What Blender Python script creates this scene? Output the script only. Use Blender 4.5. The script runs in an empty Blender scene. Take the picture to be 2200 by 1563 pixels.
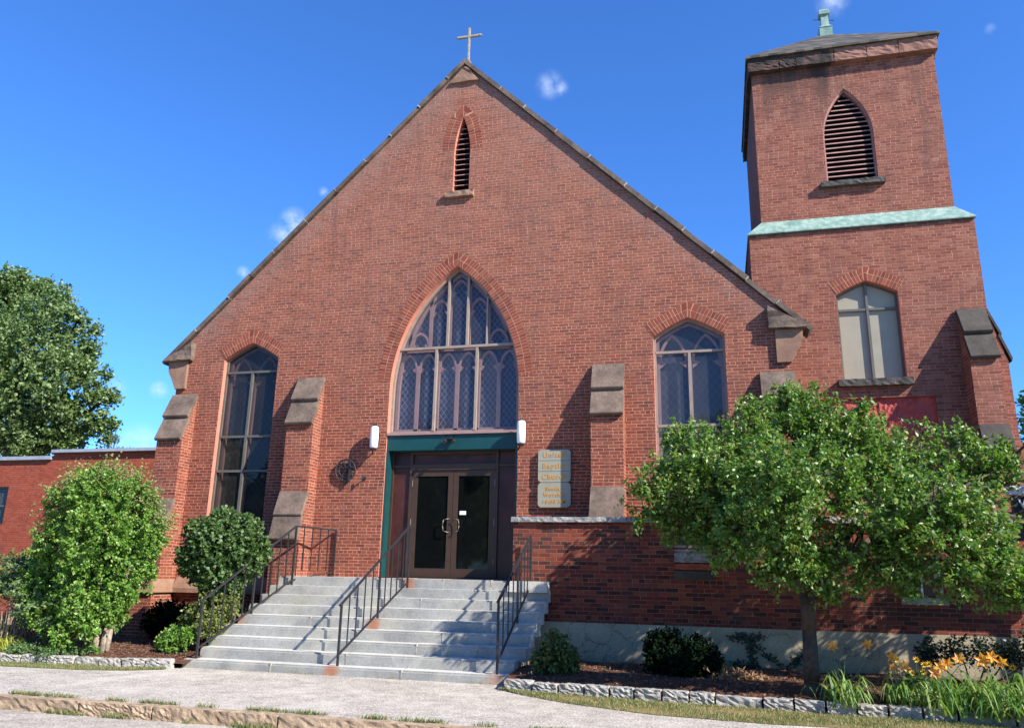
import bpy, bmesh, math, random
import numpy as np
from mathutils import Vector, Matrix
from mathutils.geometry import tessellate_polygon
S = bpy.context.scene
COL = S.collection
R = math.radians
RND = random.Random(7)

# ---------------------------------------------------------------- camera
cam_data = bpy.data.cameras.new("camera")
cam = bpy.data.objects.new("camera", cam_data)
COL.objects.link(cam)
cam_data.sensor_width = 36.0
cam_data.lens = 1697.28 / 2200.0 * 36.0
cam_data.clip_start = 0.1
cam_data.clip_end = 3000.0
def cam_matrix(pitch, yaw, roll, loc):
    p, y, r = R(pitch), R(yaw), R(roll)
    fw = Vector((math.sin(y) * math.cos(p), math.cos(y) * math.cos(p), math.sin(p)))
    rt = Vector((math.cos(y), -math.sin(y), 0))
    up = rt.cross(fw)
    rt2 = rt * math.cos(r) + up * math.sin(r)
    up2 = -rt * math.sin(r) + up * math.cos(r)
    m = Matrix((rt2, up2, -fw)).transposed().to_4x4()
    m.translation = Vector(loc)
    return m
cam.matrix_world = cam_matrix(14.996, -14.676, 1.17, (5.491, -15.913, 0.080))
S.camera = cam

# ---------------------------------------------------------------- light
SUN = Vector((1.08, -0.47, 0.82)).normalized()
sd = bpy.data.lights.new("sun", 'SUN')
sd.energy = 5.0
sd.angle = R(0.5)
sd.color = (1.0, 0.94, 0.86)
sun = bpy.data.objects.new("sun", sd)
COL.objects.link(sun)
sun.rotation_euler = SUN.to_track_quat('Z', 'Y').to_euler()
sun.location = (20, -20, 30)

world = bpy.data.worlds.new("World")
S.world = world
world.use_nodes = True
nt = world.node_tree
nt.nodes.clear()
def N(t, kind, **kw):
    n = t.nodes.new(kind)
    for k, v in kw.items():
        if k == 'op': n.operation = v
        else: setattr(n, k, v)
    return n
wo = N(nt, 'ShaderNodeOutputWorld')
bg = N(nt, 'ShaderNodeBackground')
bg.inputs['Strength'].default_value = 0.085
sky = N(nt, 'ShaderNodeTexSky', sky_type='NISHITA')
sky.sun_disc = False
sky.sun_elevation = math.asin(SUN.z)
sky.sun_rotation = math.atan2(SUN.x, SUN.y)
sky.air_density = 1.0
sky.dust_density = 0.1
sky.ozone_density = 3.0
tint = N(nt, 'ShaderNodeMixRGB', blend_type='MULTIPLY')
tint.inputs[0].default_value = 1.0
tint.inputs[2].default_value = (0.48, 0.95, 1.62, 1)
nt.links.new(sky.outputs[0], tint.inputs[1])
# a few small fair-weather clouds, each at its own bearing
CLOUDS = [((1182, 182), 0.021, 0.62), ((1205, 188), 0.012, 0.8), ((632, 478), 0.022, 1.0), ((605, 505), 0.02, 0.7), ((342, 838), 0.013, 0.8),
          ((695, 412), 0.008, 0.8), ((1790, 2), 0.022, 0.6), ((250, 835), 0.016, 0.4), ((300, 955), 0.03, 0.8), ((270, 972), 0.03, 0.6),
          ((522, 585), 0.010, 0.7), ((2128, 62), 0.007, 0.3)]
def bearing(u, v):
    m = cam.matrix_world.to_3x3()
    return (m @ Vector(((u - 1100) / 1697.28, -(v - 781.5) / 1697.28, -1))).normalized()
tc = N(nt, 'ShaderNodeTexCoord')
nz = N(nt, 'ShaderNodeTexNoise')
nz.inputs['Scale'].default_value = 55
nz.inputs['Detail'].default_value = 6
nz.inputs['Roughness'].default_value = 0.62
nt.links.new(tc.outputs['Generated'], nz.inputs['Vector'])
acc = None
for (uv, rad, op) in CLOUDS:
    d = bearing(*uv)
    vm = N(nt, 'ShaderNodeVectorMath', op='DISTANCE')
    nt.links.new(tc.outputs['Generated'], vm.inputs[0])
    vm.inputs[1].default_value = d
    mr = N(nt, 'ShaderNodeMapRange', interpolation_type='SMOOTHSTEP')
    mr.inputs[1].default_value = 0.0
    mr.inputs[2].default_value = rad
    mr.inputs[3].default_value = op
    mr.inputs[4].default_value = 0
    nt.links.new(vm.outputs['Value'], mr.inputs[0])
    if acc is None: acc = mr.outputs[0]
    else:
        mx = N(nt, 'ShaderNodeMath', op='MAXIMUM')
        nt.links.new(acc, mx.inputs[0]); nt.links.new(mr.outputs[0], mx.inputs[1])
        acc = mx.outputs[0]
nr = N(nt, 'ShaderNodeMapRange')
nr.inputs[1].default_value = 0.30
nr.inputs[2].default_value = 0.74
nt.links.new(nz.outputs['Fac'], nr.inputs[0])
mu = N(nt, 'ShaderNodeMath', op='MULTIPLY')
nt.links.new(acc, mu.inputs[0]); nt.links.new(nr.outputs[0], mu.inputs[1])
cm = N(nt, 'ShaderNodeMixRGB')
cm.inputs[2].default_value = (5.2, 6.2, 7.8, 1)
nt.links.new(mu.outputs[0], cm.inputs[0])
nt.links.new(tint.outputs[0], cm.inputs[1])
nt.links.new(cm.outputs[0], bg.inputs['Color'])
nt.links.new(bg.outputs[0], wo.inputs['Surface'])

S.view_settings.view_transform = 'Standard'
S.view_settings.look = 'None'
S.view_settings.exposure = 1.05
S.view_settings.gamma = 1.0
S.cycles.max_bounces = 6
S.cycles.transparent_max_bounces = 8

# ---------------------------------------------------------------- materials
def lin(r, g, b):
    f = lambda c: ((c / 255 + 0.055) / 1.055) ** 2.4 if c > 10 else c / 255 / 12.92
    return (f(r), f(g), f(b), 1)
def mat(name):
    m = bpy.data.materials.new(name)
    m.use_nodes = True
    t = m.node_tree
    b = t.nodes['Principled BSDF']
    return m, t, b
def L(t, a, b): t.links.new(a, b)
def math_(t, op, a, b=None, c=None):
    n = t.nodes.new('ShaderNodeMath'); n.operation = op
    for i, v in enumerate((a, b, c)):
        if v is None: continue
        if isinstance(v, (int, float)): n.inputs[i].default_value = v
        else: L(t, v, n.inputs[i])
    return n.outputs[0]
def noise(t, vec, scale, detail=4, rough=0.55):
    n = t.nodes.new('ShaderNodeTexNoise')
    n.inputs['Scale'].default_value = scale
    n.inputs['Detail'].default_value = detail
    n.inputs['Roughness'].default_value = rough
    if vec is not None: L(t, vec, n.inputs['Vector'])
    return n
def ramp(t, fac, stops, interp='LINEAR'):
    n = t.nodes.new('ShaderNodeValToRGB')
    n.color_ramp.interpolation = interp
    e = n.color_ramp.elements
    while len(e) < len(stops): e.new(0.5)
    for i, (p, c) in enumerate(stops):
        e[i].position = p
        e[i].color = c if len(c) == 4 else (*c, 1)
    L(t, fac, n.inputs[0])
    return n.outputs[0]
def mix(t, fac, a, b, mode='MIX'):
    n = t.nodes.new('ShaderNodeMixRGB'); n.blend_type = mode
    for i, v in zip((0, 1, 2), (fac, a, b)):
        if isinstance(v, (int, float)): n.inputs[i].default_value = v
        elif isinstance(v, tuple): n.inputs[i].default_value = v
        else: L(t, v, n.inputs[i])
    return n.outputs[0]
def bump(t, h, strength, dist, normal=None):
    n = t.nodes.new('ShaderNodeBump')
    n.inputs['Strength'].default_value = strength
    n.inputs['Distance'].default_value = dist
    L(t, h, n.inputs['Height'])
    if normal is not None: L(t, normal, n.inputs['Normal'])
    return n.outputs[0]
def maprange(t, v, a, b, c=0.0, d=1.0, sm=False):
    n = t.nodes.new('ShaderNodeMapRange')
    if sm: n.interpolation_type = 'SMOOTHSTEP'
    L(t, v, n.inputs[0])
    for i, x in zip((1, 2, 3, 4), (a, b, c, d)): n.inputs[i].default_value = x
    return n.outputs[0]

def brick_mat(name, cols, mortar, h=0.0675, w=0.215, m=0.010, patch=0.35, stain=None, header_rows=7, dirt=(0.12, 0.09, 0.08, 1), seed=0.0, pale=0.25, bond=1.0, calm=0.28):
    M, t, b = mat(name)
    avg = tuple(sum(c[i] for c in cols) / len(cols) for i in range(3))
    cols = [tuple(c[i] * (1 - calm) + avg[i] * calm for i in range(3)) + (1,) for c in cols]
    uv = t.nodes.new('ShaderNodeTexCoord').outputs['UV']
    obj = t.nodes.new('ShaderNodeTexCoord').outputs['Object']
    wn = noise(t, uv, 9, 3)
    sub = t.nodes.new('ShaderNodeVectorMath'); sub.operation = 'SUBTRACT'
    L(t, wn.outputs['Color'], sub.inputs[0]); sub.inputs[1].default_value = (0.5, 0.5, 0.5)
    sc = t.nodes.new('ShaderNodeVectorMath'); sc.operation = 'SCALE'
    L(t, sub.outputs[0], sc.inputs[0]); sc.inputs['Scale'].default_value = 0.012
    ad = t.nodes.new('ShaderNodeVectorMath'); ad.operation = 'ADD'
    L(t, uv, ad.inputs[0]); L(t, sc.outputs[0], ad.inputs[1])
    sep = t.nodes.new('ShaderNodeSeparateXYZ'); L(t, ad.outputs[0], sep.inputs[0])
    v = math_(t, 'DIVIDE', sep.outputs[1], h)
    row = math_(t, 'FLOOR', v)
    hd = math_(t, 'LESS_THAN', math_(t, 'FLOORED_MODULO', row, float(header_rows)), 0.5)
    wid = math_(t, 'SUBTRACT', w, math_(t, 'MULTIPLY', hd, w * 0.5))
    off = math_(t, 'MULTIPLY', math_(t, 'FLOORED_MODULO', row, 2.0), 0.5 * bond)
    off = math_(t, 'ADD', off, math_(t, 'MULTIPLY', math_(t, 'SINE', math_(t, 'MULTIPLY', row, 12.9)), 0.12 * bond))
    u = math_(t, 'ADD', math_(t, 'DIVIDE', sep.outputs[0], wid), off)
    colm = math_(t, 'FLOOR', u)
    fu = math_(t, 'FRACT', u); fv = math_(t, 'FRACT', v)
    du = math_(t, 'MULTIPLY', math_(t, 'MINIMUM', fu, math_(t, 'SUBTRACT', 1.0, fu)), wid)
    dv = math_(t, 'MULTIPLY', math_(t, 'MINIMUM', fv, math_(t, 'SUBTRACT', 1.0, fv)), h)
    dd = math_(t, 'MINIMUM', du, dv)
    body = maprange(t, dd, m * 0.5 - 0.0015, m * 0.5 + 0.0015)
    cmb = t.nodes.new('ShaderNodeCombineXYZ'); L(t, colm, cmb.inputs[0]); L(t, row, cmb.inputs[1]); cmb.inputs[2].default_value = seed
    wnz = t.nodes.new('ShaderNodeTexWhiteNoise'); wnz.noise_dimensions = '3D'; L(t, cmb.outputs[0], wnz.inputs['Vector'])
    n = len(cols)
    bc = ramp(t, wnz.outputs['Value'], [(i / n, c) for i, c in enumerate(cols)], 'CONSTANT')
    fine = noise(t, obj, 60, 3, 0.7)
    bc = mix(t, 0.35, bc, ramp(t, fine.outputs['Fac'], [(0.3, (0.35, 0.35, 0.35)), (0.7, (1.25, 1.25, 1.25))]), 'MULTIPLY')
    big = noise(t, obj, 0.7, 5, 0.6)
    mid = noise(t, obj, 3.3, 4, 0.6)
    mo = mix(t, maprange(t, mid.outputs['Fac'], 0.35, 0.7), mortar, tuple(c * 0.55 for c in mortar[:3]) + (1,))
    c = mix(t, body, mo, bc)
    c = mix(t, maprange(t, big.outputs['Fac'], 0.45, 0.75, 0, patch), c, dirt)
    pn = noise(t, obj, 1.9, 6, 0.7)
    c = mix(t, maprange(t, pn.outputs['Fac'], 0.58, 0.78, 0, pale), c, (0.56, 0.32, 0.23, 1))
    if stain:
        c = stain(t, obj, c)
    mps = t.nodes.new('ShaderNodeMapping'); mps.inputs['Scale'].default_value = (2.6, 2.6, 0.30); L(t, obj, mps.inputs[0])
    stn = noise(t, mps.outputs[0], 1.5, 6, 0.7)
    c = mix(t, maprange(t, stn.outputs['Fac'], 0.52, 0.72, 0, 0.42), c, (0.10, 0.065, 0.055, 1))
    c = mix(t, 1.0, c, (0.80, 0.78, 0.75, 1), 'MULTIPLY')
    L(t, c, b.inputs['Base Color'])
    b.inputs['Roughness'].default_value = 0.88
    b.inputs['Specular IOR Level'].default_value = 0.25
    hgt = math_(t, 'ADD', math_(t, 'MULTIPLY', body, 1.0), math_(t, 'MULTIPLY', fine.outputs['Fac'], 0.5))
    hgt = math_(t, 'ADD', hgt, math_(t, 'MULTIPLY', wnz.outputs['Value'], 0.5))
    L(t, bump(t, hgt, 0.85, 0.010), b.inputs['Normal'])
    return M

RED = [lin(148, 78, 58), lin(156, 84, 63), lin(150, 76, 58), lin(163, 92, 70), lin(140, 68, 54), lin(154, 80, 61), lin(170, 98, 75), lin(130, 64, 52), lin(150, 78, 60), lin(112, 58, 50)]
WINGC = [lin(140, 62, 46), lin(158, 78, 56), lin(120, 50, 40), lin(150, 70, 50), lin(78, 44, 38), lin(160, 86, 62), lin(132, 58, 44), lin(88, 46, 40), lin(146, 70, 54), lin(64, 40, 38), lin(128, 56, 42)]
def gable_stain(t, obj, c):
    sp = t.nodes.new('ShaderNodeSeparateXYZ'); L(t, obj, sp.inputs[0])
    # grey weathering band under the rake of the gable
    rk = math_(t, 'ADD', math_(t, 'MULTIPLY', math_(t, 'ABSOLUTE', sp.outputs[0]), 0.98), sp.outputs[2])
    ns = noise(t, obj, 4, 5, 0.7)
    hz = math_(t, 'MULTIPLY', maprange(t, sp.outputs[2], 2.5, 9.0, 0.0, 0.30), maprange(t, noise(t, obj, 1.3, 5, 0.6).outputs['Fac'], 0.3, 0.6, 0.4, 1.0))
    c = mix(t, hz, c, (0.46, 0.26, 0.19, 1))
    k = math_(t, 'MULTIPLY', maprange(t, rk, 11.2, 12.0, 0, 0.5), maprange(t, ns.outputs['Fac'], 0.35, 0.65))
    return mix(t, k, c, (0.33, 0.26, 0.23, 1))
def tower_stain(t, obj, c):
    sp = t.nodes.new('ShaderNodeSeparateXYZ'); L(t, obj, sp.inputs[0])
    mp = t.nodes.new('ShaderNodeMapping'); mp.inputs['Scale'].default_value = (3.2, 3.2, 0.35); L(t, obj, mp.inputs[0])
    ns = noise(t, mp.outputs[0], 1.6, 5, 0.65)
    a = math_(t, 'MULTIPLY', maprange(t, sp.outputs[2], 10.2, 11.7, 0, 1.0), maprange(t, sp.outputs[0], 9.0, 8.2))
    k = math_(t, 'MULTIPLY', a, maprange(t, ns.outputs['Fac'], 0.36, 0.58, 0, 0.85))
    c = mix(t, k, c, (0.05, 0.045, 0.04, 1))
    # one dark run-off streak beside the louvre
    d = math_(t, 'ABSOLUTE', math_(t, 'SUBTRACT', sp.outputs[0], 8.17))
    k2 = math_(t, 'MULTIPLY', maprange(t, d, 0.30, 0.10), maprange(t, math_(t, 'ADD', sp.outputs[2], math_(t, 'MULTIPLY', ns.outputs['Fac'], 1.0)), 11.2, 12.0))
    c = mix(t, math_(t, 'MULTIPLY', k2, 0.75), c, (0.035, 0.032, 0.03, 1))
    r = noise(t, mp.outputs[0], 0.9, 4, 0.6)
    k3 = math_(t, 'MULTIPLY', maprange(t, r.outputs['Fac'], 0.55, 0.7, 0, 0.4), maprange(t, sp.outputs[0], 9.0, 10.2))
    return mix(t, k3, c, (0.13, 0.08, 0.07, 1))
M_BRICK = brick_mat('facade_brick', RED, lin(214, 164, 136), stain=gable_stain, m=0.0135, patch=0.25, pale=0.15)
M_ARCH = brick_mat('arch_brick', RED, lin(214, 164, 136), m=0.012, h=0.068, w=0.16, header_rows=100000, patch=0.1, seed=3.0, bond=0.0)
M_TOWER = brick_mat('tower_brick', [lin(152, 90, 72), lin(160, 98, 78), lin(144, 84, 68), lin(170, 110, 90), lin(132, 72, 60), lin(156, 94, 76)], lin(204, 156, 134), stain=tower_stain, m=0.0115, pale=0.55, patch=0.25, seed=5.0)
M_WING = brick_mat('wing_brick', WINGC, lin(176, 134, 112), calm=0.15, m=0.010, w=0.225, h=0.072, header_rows=9, patch=0.3, seed=8.0, pale=0.1)
M_ANNEX = brick_mat('annex_brick', [lin(176, 84, 62), lin(168, 78, 58), lin(182, 92, 68), lin(160, 72, 54)], lin(196, 130, 104), patch=0.1, seed=9.0, pale=0.1)

def stone_mat(name, c1, c2, scale=3.0, b1=0.02, spec=0.3, stain=None, rough=0.85, speck=0.0, fine=40):
    M, t, b = mat(name)
    obj = t.nodes.new('ShaderNodeTexCoord').outputs['Object']
    n1 = noise(t, obj, scale, 6, 0.65)
    n2 = noise(t, obj, fine, 4, 0.7)
    c = ramp(t, n1.outputs['Fac'], [(0.3, c1), (0.7, c2)])
    c = mix(t, 0.5, c, ramp(t, n2.outputs['Fac'], [(0.3, (0.55, 0.55, 0.55)), (0.7, (1.25, 1.25, 1.25))]), 'MULTIPLY')
    if speck:
        n3 = noise(t, obj, 150, 2, 0.8)
        c = mix(t, maprange(t, n3.outputs['Fac'], 0.52, 0.62, 0, speck), c, (0.06, 0.06, 0.065, 1))
    if stain: c = stain(t, obj, c)
    L(t, c, b.inputs['Base Color'])
    b.inputs['Roughness'].default_value = rough
    b.inputs['Specular IOR Level'].default_value = spec
    hh = math_(t, 'ADD', math_(t, 'MULTIPLY', n1.outputs['Fac'], 1.0), math_(t, 'MULTIPLY', n2.outputs['Fac'], 0.35))
    L(t, bump(t, hh, 0.8, b1), b.inputs['Normal'])
    return M
M_BROWN = stone_mat('brownstone', lin(122, 92, 74), lin(156, 124, 102), 2.6)
M_CAP = stone_mat('weathered_brownstone', lin(76, 66, 58), lin(134, 114, 98), 2.4, 0.03, fine=16)
M_COPE = stone_mat('coping_stone', lin(66, 58, 50), lin(122, 106, 92), 2.2, fine=14)
M_CAPD = stone_mat('dark_cap_stone', lin(58, 54, 48), lin(84, 78, 68), 3.0)
M_DARKST = stone_mat('blackened_sandstone', lin(52, 50, 48), lin(96, 90, 82), 4.0, 0.03)
def cornice_stain(t, obj, c):
    sp = t.nodes.new('ShaderNodeSeparateXYZ'); L(t, obj, sp.inputs[0])
    ns = noise(t, obj, 5, 4, 0.6)
    e = math_(t, 'ADD', sp.outputs[0], math_(t, 'MULTIPLY', ns.outputs['Fac'], 0.25))
    k = maprange(t, e, 8.72, 8.58)
    k = math_(t, 'MULTIPLY', k, maprange(t, noise(t, obj, 3, 3).outputs['Fac'], 0.30, 0.5, 0.55, 0.95))
    return mix(t, k, c, (0.02, 0.02, 0.018, 1))
M_CORN = stone_mat('cornice_stone', lin(126, 88, 74), lin(152, 112, 96), 3.0, stain=cornice_stain)
M_GRAN = stone_mat('rock_faced_granite', lin(120, 118, 114), lin(178, 176, 170), 9.0, 0.03, speck=0.35)
M_KERB = stone_mat('kerb_granite', lin(126, 106, 84), lin(196, 170, 140), 6.0, 0.03, speck=0.3)
M_EDGE = stone_mat('edging_granite', lin(128, 124, 116), lin(196, 190, 178), 8.0, 0.03, speck=0.35)
RUST = [(-0.66, -3.56, 1.0), (-0.50, -2.33, 0.9), (-0.34, -1.15, 0.9), (-3.15, -2.33, 0.5), (2.08, -3.56, 0.6)]
def rust(t, obj, c):
    ns = noise(t, obj, 12, 4, 0.6)
    sp = t.nodes.new('ShaderNodeSeparateXYZ'); L(t, obj, sp.inputs[0])
    cr = noise(t, obj, 1.2, 5, 0.6)
    c = mix(t, maprange(t, cr.outputs['Fac'], 0.45, 0.65, 0, 0.25), c, lin(196, 190, 160))
    for (x, y, a) in RUST:
        dx = math_(t, 'DIVIDE', math_(t, 'ABSOLUTE', math_(t, 'SUBTRACT', sp.outputs[0], x)), 0.17)
        dy = math_(t, 'DIVIDE', math_(t, 'ABSOLUTE', math_(t, 'SUBTRACT', sp.outputs[1], y)), 0.24)
        d = math_(t, 'ADD', math_(t, 'MAXIMUM', dx, dy), math_(t, 'MULTIPLY', ns.outputs['Fac'], 1.5))
        k = maprange(t, d, 1.95, 0.8, 0, a * 0.75, True)
        c = mix(t, k, c, lin(164, 90, 34))
    return c
M_RISER = stone_mat('shaded_granite_riser', lin(132, 132, 128), lin(170, 169, 163), 1.6, 0.006, speck=0.28, stain=rust, rough=0.75, fine=25)  # darker copy of the tread granite: riser shade put into the base colour
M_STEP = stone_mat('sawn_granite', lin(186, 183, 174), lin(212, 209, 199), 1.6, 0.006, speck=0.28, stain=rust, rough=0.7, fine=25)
def cracks(t, obj, c):
    vo = t.nodes.new('ShaderNodeTexVoronoi'); vo.feature = 'DISTANCE_TO_EDGE'
    ns = noise(t, obj, 3, 5, 0.7)
    mp = t.nodes.new('ShaderNodeVectorMath'); mp.operation = 'ADD'
    L(t, obj, mp.inputs[0])
    sc = t.nodes.new('ShaderNodeVectorMath'); sc.operation = 'SCALE'; L(t, ns.outputs['Color'], sc.inputs[0]); sc.inputs['Scale'].default_value = 0.5
    L(t, sc.outputs[0], mp.inputs[1])
    L(t, mp.outputs[0], vo.inputs['Vector']); vo.inputs['Scale'].default_value = 2.6
    k = math_(t, 'MULTIPLY', maprange(t, vo.outputs['Distance'], 0.028, 0.008), maprange(t, noise(t, obj, 1.3, 3).outputs['Fac'], 0.45, 0.55, 0, 0.75))
    c = mix(t, k, c, (0.08, 0.08, 0.075, 1))
    sp = t.nodes.new('ShaderNodeSeparateXYZ'); L(t, obj, sp.inputs[0])
    dn = math_(t, 'ADD', sp.outputs[2], math_(t, 'MULTIPLY', noise(t, obj, 5, 4).outputs['Fac'], 0.5))
    return mix(t, maprange(t, dn, -0.95, -1.2, 0, 0.5), c, (0.12, 0.09, 0.07, 1))
M_CONC = stone_mat('old_render', lin(150, 140, 116), lin(182, 170, 142), 1.5, 0.01, stain=cracks)

def plain(name, col, rough=0.5, metal=0.0, var=0.15, scale=6, bmp=0.0, spec=0.5, fscale=40):
    M, t, b = mat(name)
    obj = t.nodes.new('ShaderNodeTexCoord').outputs['Object']
    n = noise(t, obj, scale, 5, 0.6)
    c = mix(t, 1.0, col, ramp(t, n.outputs['Fac'], [(0.3, (1 - var,) * 3), (0.7, (1 + var,) * 3)]), 'MULTIPLY')
    L(t, c, b.inputs['Base Color'])
    b.inputs['Roughness'].default_value = rough
    b.inputs['Metallic'].default_value = metal
    b.inputs['Specular IOR Level'].default_value = spec
    if bmp: L(t, bump(t, noise(t, obj, fscale, 4).outputs['Fac'], 0.6, bmp), b.inputs['Normal'])
    return M
M_GREEN = plain('dark_green_paint', lin(10, 62, 62), 0.45)
M_BRONZE = plain('bronze_aluminium', lin(70, 52, 40), 0.45, 0.2)
M_STORM = plain('storm_frame_paint', lin(146, 130, 116), 0.5)
M_TRAC = plain('tracery_paint', lin(150, 118, 112), 0.6)
M_IRON = plain('grey_black_iron_paint', lin(46, 45, 48), 0.5, 0.2, 0.2, 20)
M_PANEL = plain('dark_red_panel', lin(66, 32, 26), 0.35, 0, 0.6, 2.5)
M_BLACK = plain('dark_interior', (0.004, 0.004, 0.004, 1), 0.9)
M_REVEAL = plain('moulded_brick_jamb', lin(190, 118, 96), 0.8, 0, 0.12, 5, 0.004)
M_LOUV = plain('louvre_paint', lin(160, 118, 110), 0.75, 0, 0.25, 6)
M_WHITE = plain('white_lamp_plastic', lin(238, 238, 240), 0.3)
M_SIGN = plain('plaque_tan', lin(146, 143, 124), 0.55, 0, 0.08)
M_GOLD = plain('gilt_letters', lin(190, 132, 34), 0.6)
M_COPCROSS = plain('weathered_cross', lin(156, 146, 122), 0.6, 0, 0.3, 25)
M_SHADE = plain('window_shade', lin(150, 143, 122), 0.5, 0, 0.06, 3)
M_CHROME = plain('brushed_steel', lin(130, 122, 110), 0.5, 0.7)
M_CAPM = plain('white_parapet_metal', lin(150, 156, 164), 0.4)
M_SLATE = stone_mat('roof_slate', lin(66, 60, 54), lin(112, 102, 88), 14, 0.03)
def cop_stain(t, obj, c):
    mp = t.nodes.new('ShaderNodeMapping'); mp.inputs['Scale'].default_value = (4, 4, 0.8); L(t, obj, mp.inputs[0])
    return mix(t, maprange(t, noise(t, mp.outputs[0], 2, 5, .7).outputs['Fac'], 0.45, 0.7, 0, 0.7), c, lin(178, 190, 180))
M_COPPER = stone_mat('verdigris_copper', lin(96, 128, 114), lin(134, 162, 148), 3, 0.004, stain=cop_stain, rough=0.5)
M_REDP = stone_mat('red_painted_stone', lin(158, 70, 64), lin(176, 84, 76), 2.0, 0.12, fine=7)
M_SIGNW = plain('sign_white', lin(226, 230, 236), 0.4)
M_SIGNN = plain('sign_navy', lin(36, 44, 66), 0.35)

# glass: dusty outer storm sheet, leaded inner lights, black interior sheet
def leaded(name, base, lead, sx=0.125, sy=0.165):
    M, t, b = mat(name)
    b.inputs['Specular IOR Level'].default_value = 0.25
    uv = t.nodes.new('ShaderNodeTexCoord').outputs['UV']
    obj = t.nodes.new('ShaderNodeTexCoord').outputs['Object']
    sp = t.nodes.new('ShaderNodeSeparateXYZ'); L(t, uv, sp.inputs[0])
    a = math_(t, 'DIVIDE', sp.outputs[0], sx); c_ = math_(t, 'DIVIDE', sp.outputs[1], sy)
    def line(x):
        f = math_(t, 'FRACT', x)
        return math_(t, 'MINIMUM', f, math_(t, 'SUBTRACT', 1.0, f))
    d = math_(t, 'MINIMUM', line(math_(t, 'ADD', a, c_)), line(math_(t, 'SUBTRACT', a, c_)))
    k = maprange(t, d, 0.075, 0.035)
    cid = t.nodes.new('ShaderNodeCombineXYZ')
    L(t, math_(t, 'FLOOR', math_(t, 'ADD', a, c_)), cid.inputs[0]); L(t, math_(t, 'FLOOR', math_(t, 'SUBTRACT', a, c_)), cid.inputs[1])
    wn = t.nodes.new('ShaderNodeTexWhiteNoise'); L(t, cid.outputs[0], wn.inputs['Vector'])
    n = noise(t, obj, 1.5, 3)
    cc = mix(t, n.outputs['Fac'], base, tuple(x * 1.8 for x in base[:3]) + (1,))
    cc = mix(t, math_(t, 'MULTIPLY', wn.outputs['Value'], 0.5), cc, (0.03, 0.05, 0.10, 1))
    L(t, mix(t, k, cc, lead), b.inputs['Base Color'])
    b.inputs['Roughness'].default_value = 0.18
    return M
M_LEAD = leaded('leaded_blue_glass', (0.012, 0.016, 0.034, 1), lin(120, 120, 130))
M_LEADG = leaded('leaded_grey_glass', (0.028, 0.028, 0.028, 1), lin(84, 84, 82), 0.15, 0.20)
def storm(name, dust, fac, tr_=1.0):
    M = bpy.data.materials.new(name); M.use_nodes = True
    t = M.node_tree; t.nodes.clear()
    o = t.nodes.new('ShaderNodeOutputMaterial')
    tr = t.nodes.new('ShaderNodeBsdfTransparent'); tr.inputs[0].default_value = (0.86 * tr_, 0.86 * tr_, 0.87 * tr_, 1)
    df = t.nodes.new('ShaderNodeBsdfDiffuse'); df.inputs[0].default_value = dust
    gl = t.nodes.new('ShaderNodeBsdfGlossy'); gl.inputs['Roughness'].default_value = 0.02
    obj = t.nodes.new('ShaderNodeTexCoord').outputs['Object']
    L(t, bump(t, noise(t, obj, 1.1, 2).outputs['Fac'], 0.25, 0.02), gl.inputs['Normal'])
    m1 = t.nodes.new('ShaderNodeMixShader')
    L(t, maprange(t, noise(t, obj, 0.9, 4).outputs['Fac'], 0.3, 0.7, fac * 0.6, fac * 1.4), m1.inputs[0])
    L(t, tr.outputs[0], m1.inputs[1]); L(t, df.outputs[0], m1.inputs[2])
    lw = t.nodes.new('ShaderNodeLayerWeight'); lw.inputs[0].default_value = 0.5
    fr = math_(t, 'ADD', 0.03, math_(t, 'MULTIPLY', math_(t, 'POWER', lw.outputs['Facing'], 5.0), 0.9))
    m2 = t.nodes.new('ShaderNodeMixShader')
    L(t, fr, m2.inputs[0]); L(t, m1.outputs[0], m2.inputs[1]); L(t, gl.outputs[0], m2.inputs[2])
    L(t, m2.outputs[0], o.inputs[0])
    return M
M_STORMG = storm('dusty_storm_glass', lin(150, 150, 160), 0.08)
M_STORMB = storm('grimy_storm_glass', lin(110, 104, 94), 0.09, 0.6)
M_DOORG = plain('dark_door_glass', (0.004, 0.005, 0.005, 1), 0.04, 0, 0.1, 3, 0, 0.35)

def leaf_mat(name, cols, rough=0.42, trans=0.28, spec=0.5):
    M = bpy.data.materials.new(name); M.use_nodes = True
    t = M.node_tree; b = t.nodes['Principled BSDF']
    g = t.nodes.new('ShaderNodeNewGeometry')
    n = len(cols)
    c = ramp(t, g.outputs['Random Per Island'], [(i / max(1, n - 1), x) for i, x in enumerate(cols)])
    L(t, c, b.inputs['Base Color'])
    b.inputs['Roughness'].default_value = rough
    b.inputs['Specular IOR Level'].default_value = spec
    tl = t.nodes.new('ShaderNodeBsdfTranslucent')
    L(t, mix(t, 1.0, c, (1.5, 1.7, 0.7, 1), 'MULTIPLY'), tl.inputs[0])
    ms = t.nodes.new('ShaderNodeMixShader'); ms.inputs[0].default_value = trans
    L(t, b.outputs[0], ms.inputs[1]); L(t, tl.outputs[0], ms.inputs[2])
    L(t, ms.outputs[0], t.nodes['Material Output'].inputs[0])
    return M
def C3(*a): return (*a, 1)
M_LCROWN = leaf_mat('crabapple_leaf', [C3(.04, .105, .02), C3(.065, .155, .026), C3(.095, .20, .034), C3(.14, .245, .042), C3(.19, .28, .055), C3(.22, .17, .06)], 0.42, 0.33, 0.5)
M_LBIG = leaf_mat('maple_leaf', [C3(.05, .09, .028), C3(.085, .145, .04), C3(.15, .22, .065), C3(.26, .33, .14)], 0.5)
M_LB1 = leaf_mat('lime_shrub_leaf', [C3(.06, .16, .02), C3(.09, .21, .028), C3(.13, .26, .035), C3(.19, .30, .05), C3(.27, .33, .08)], 0.42)
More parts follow.
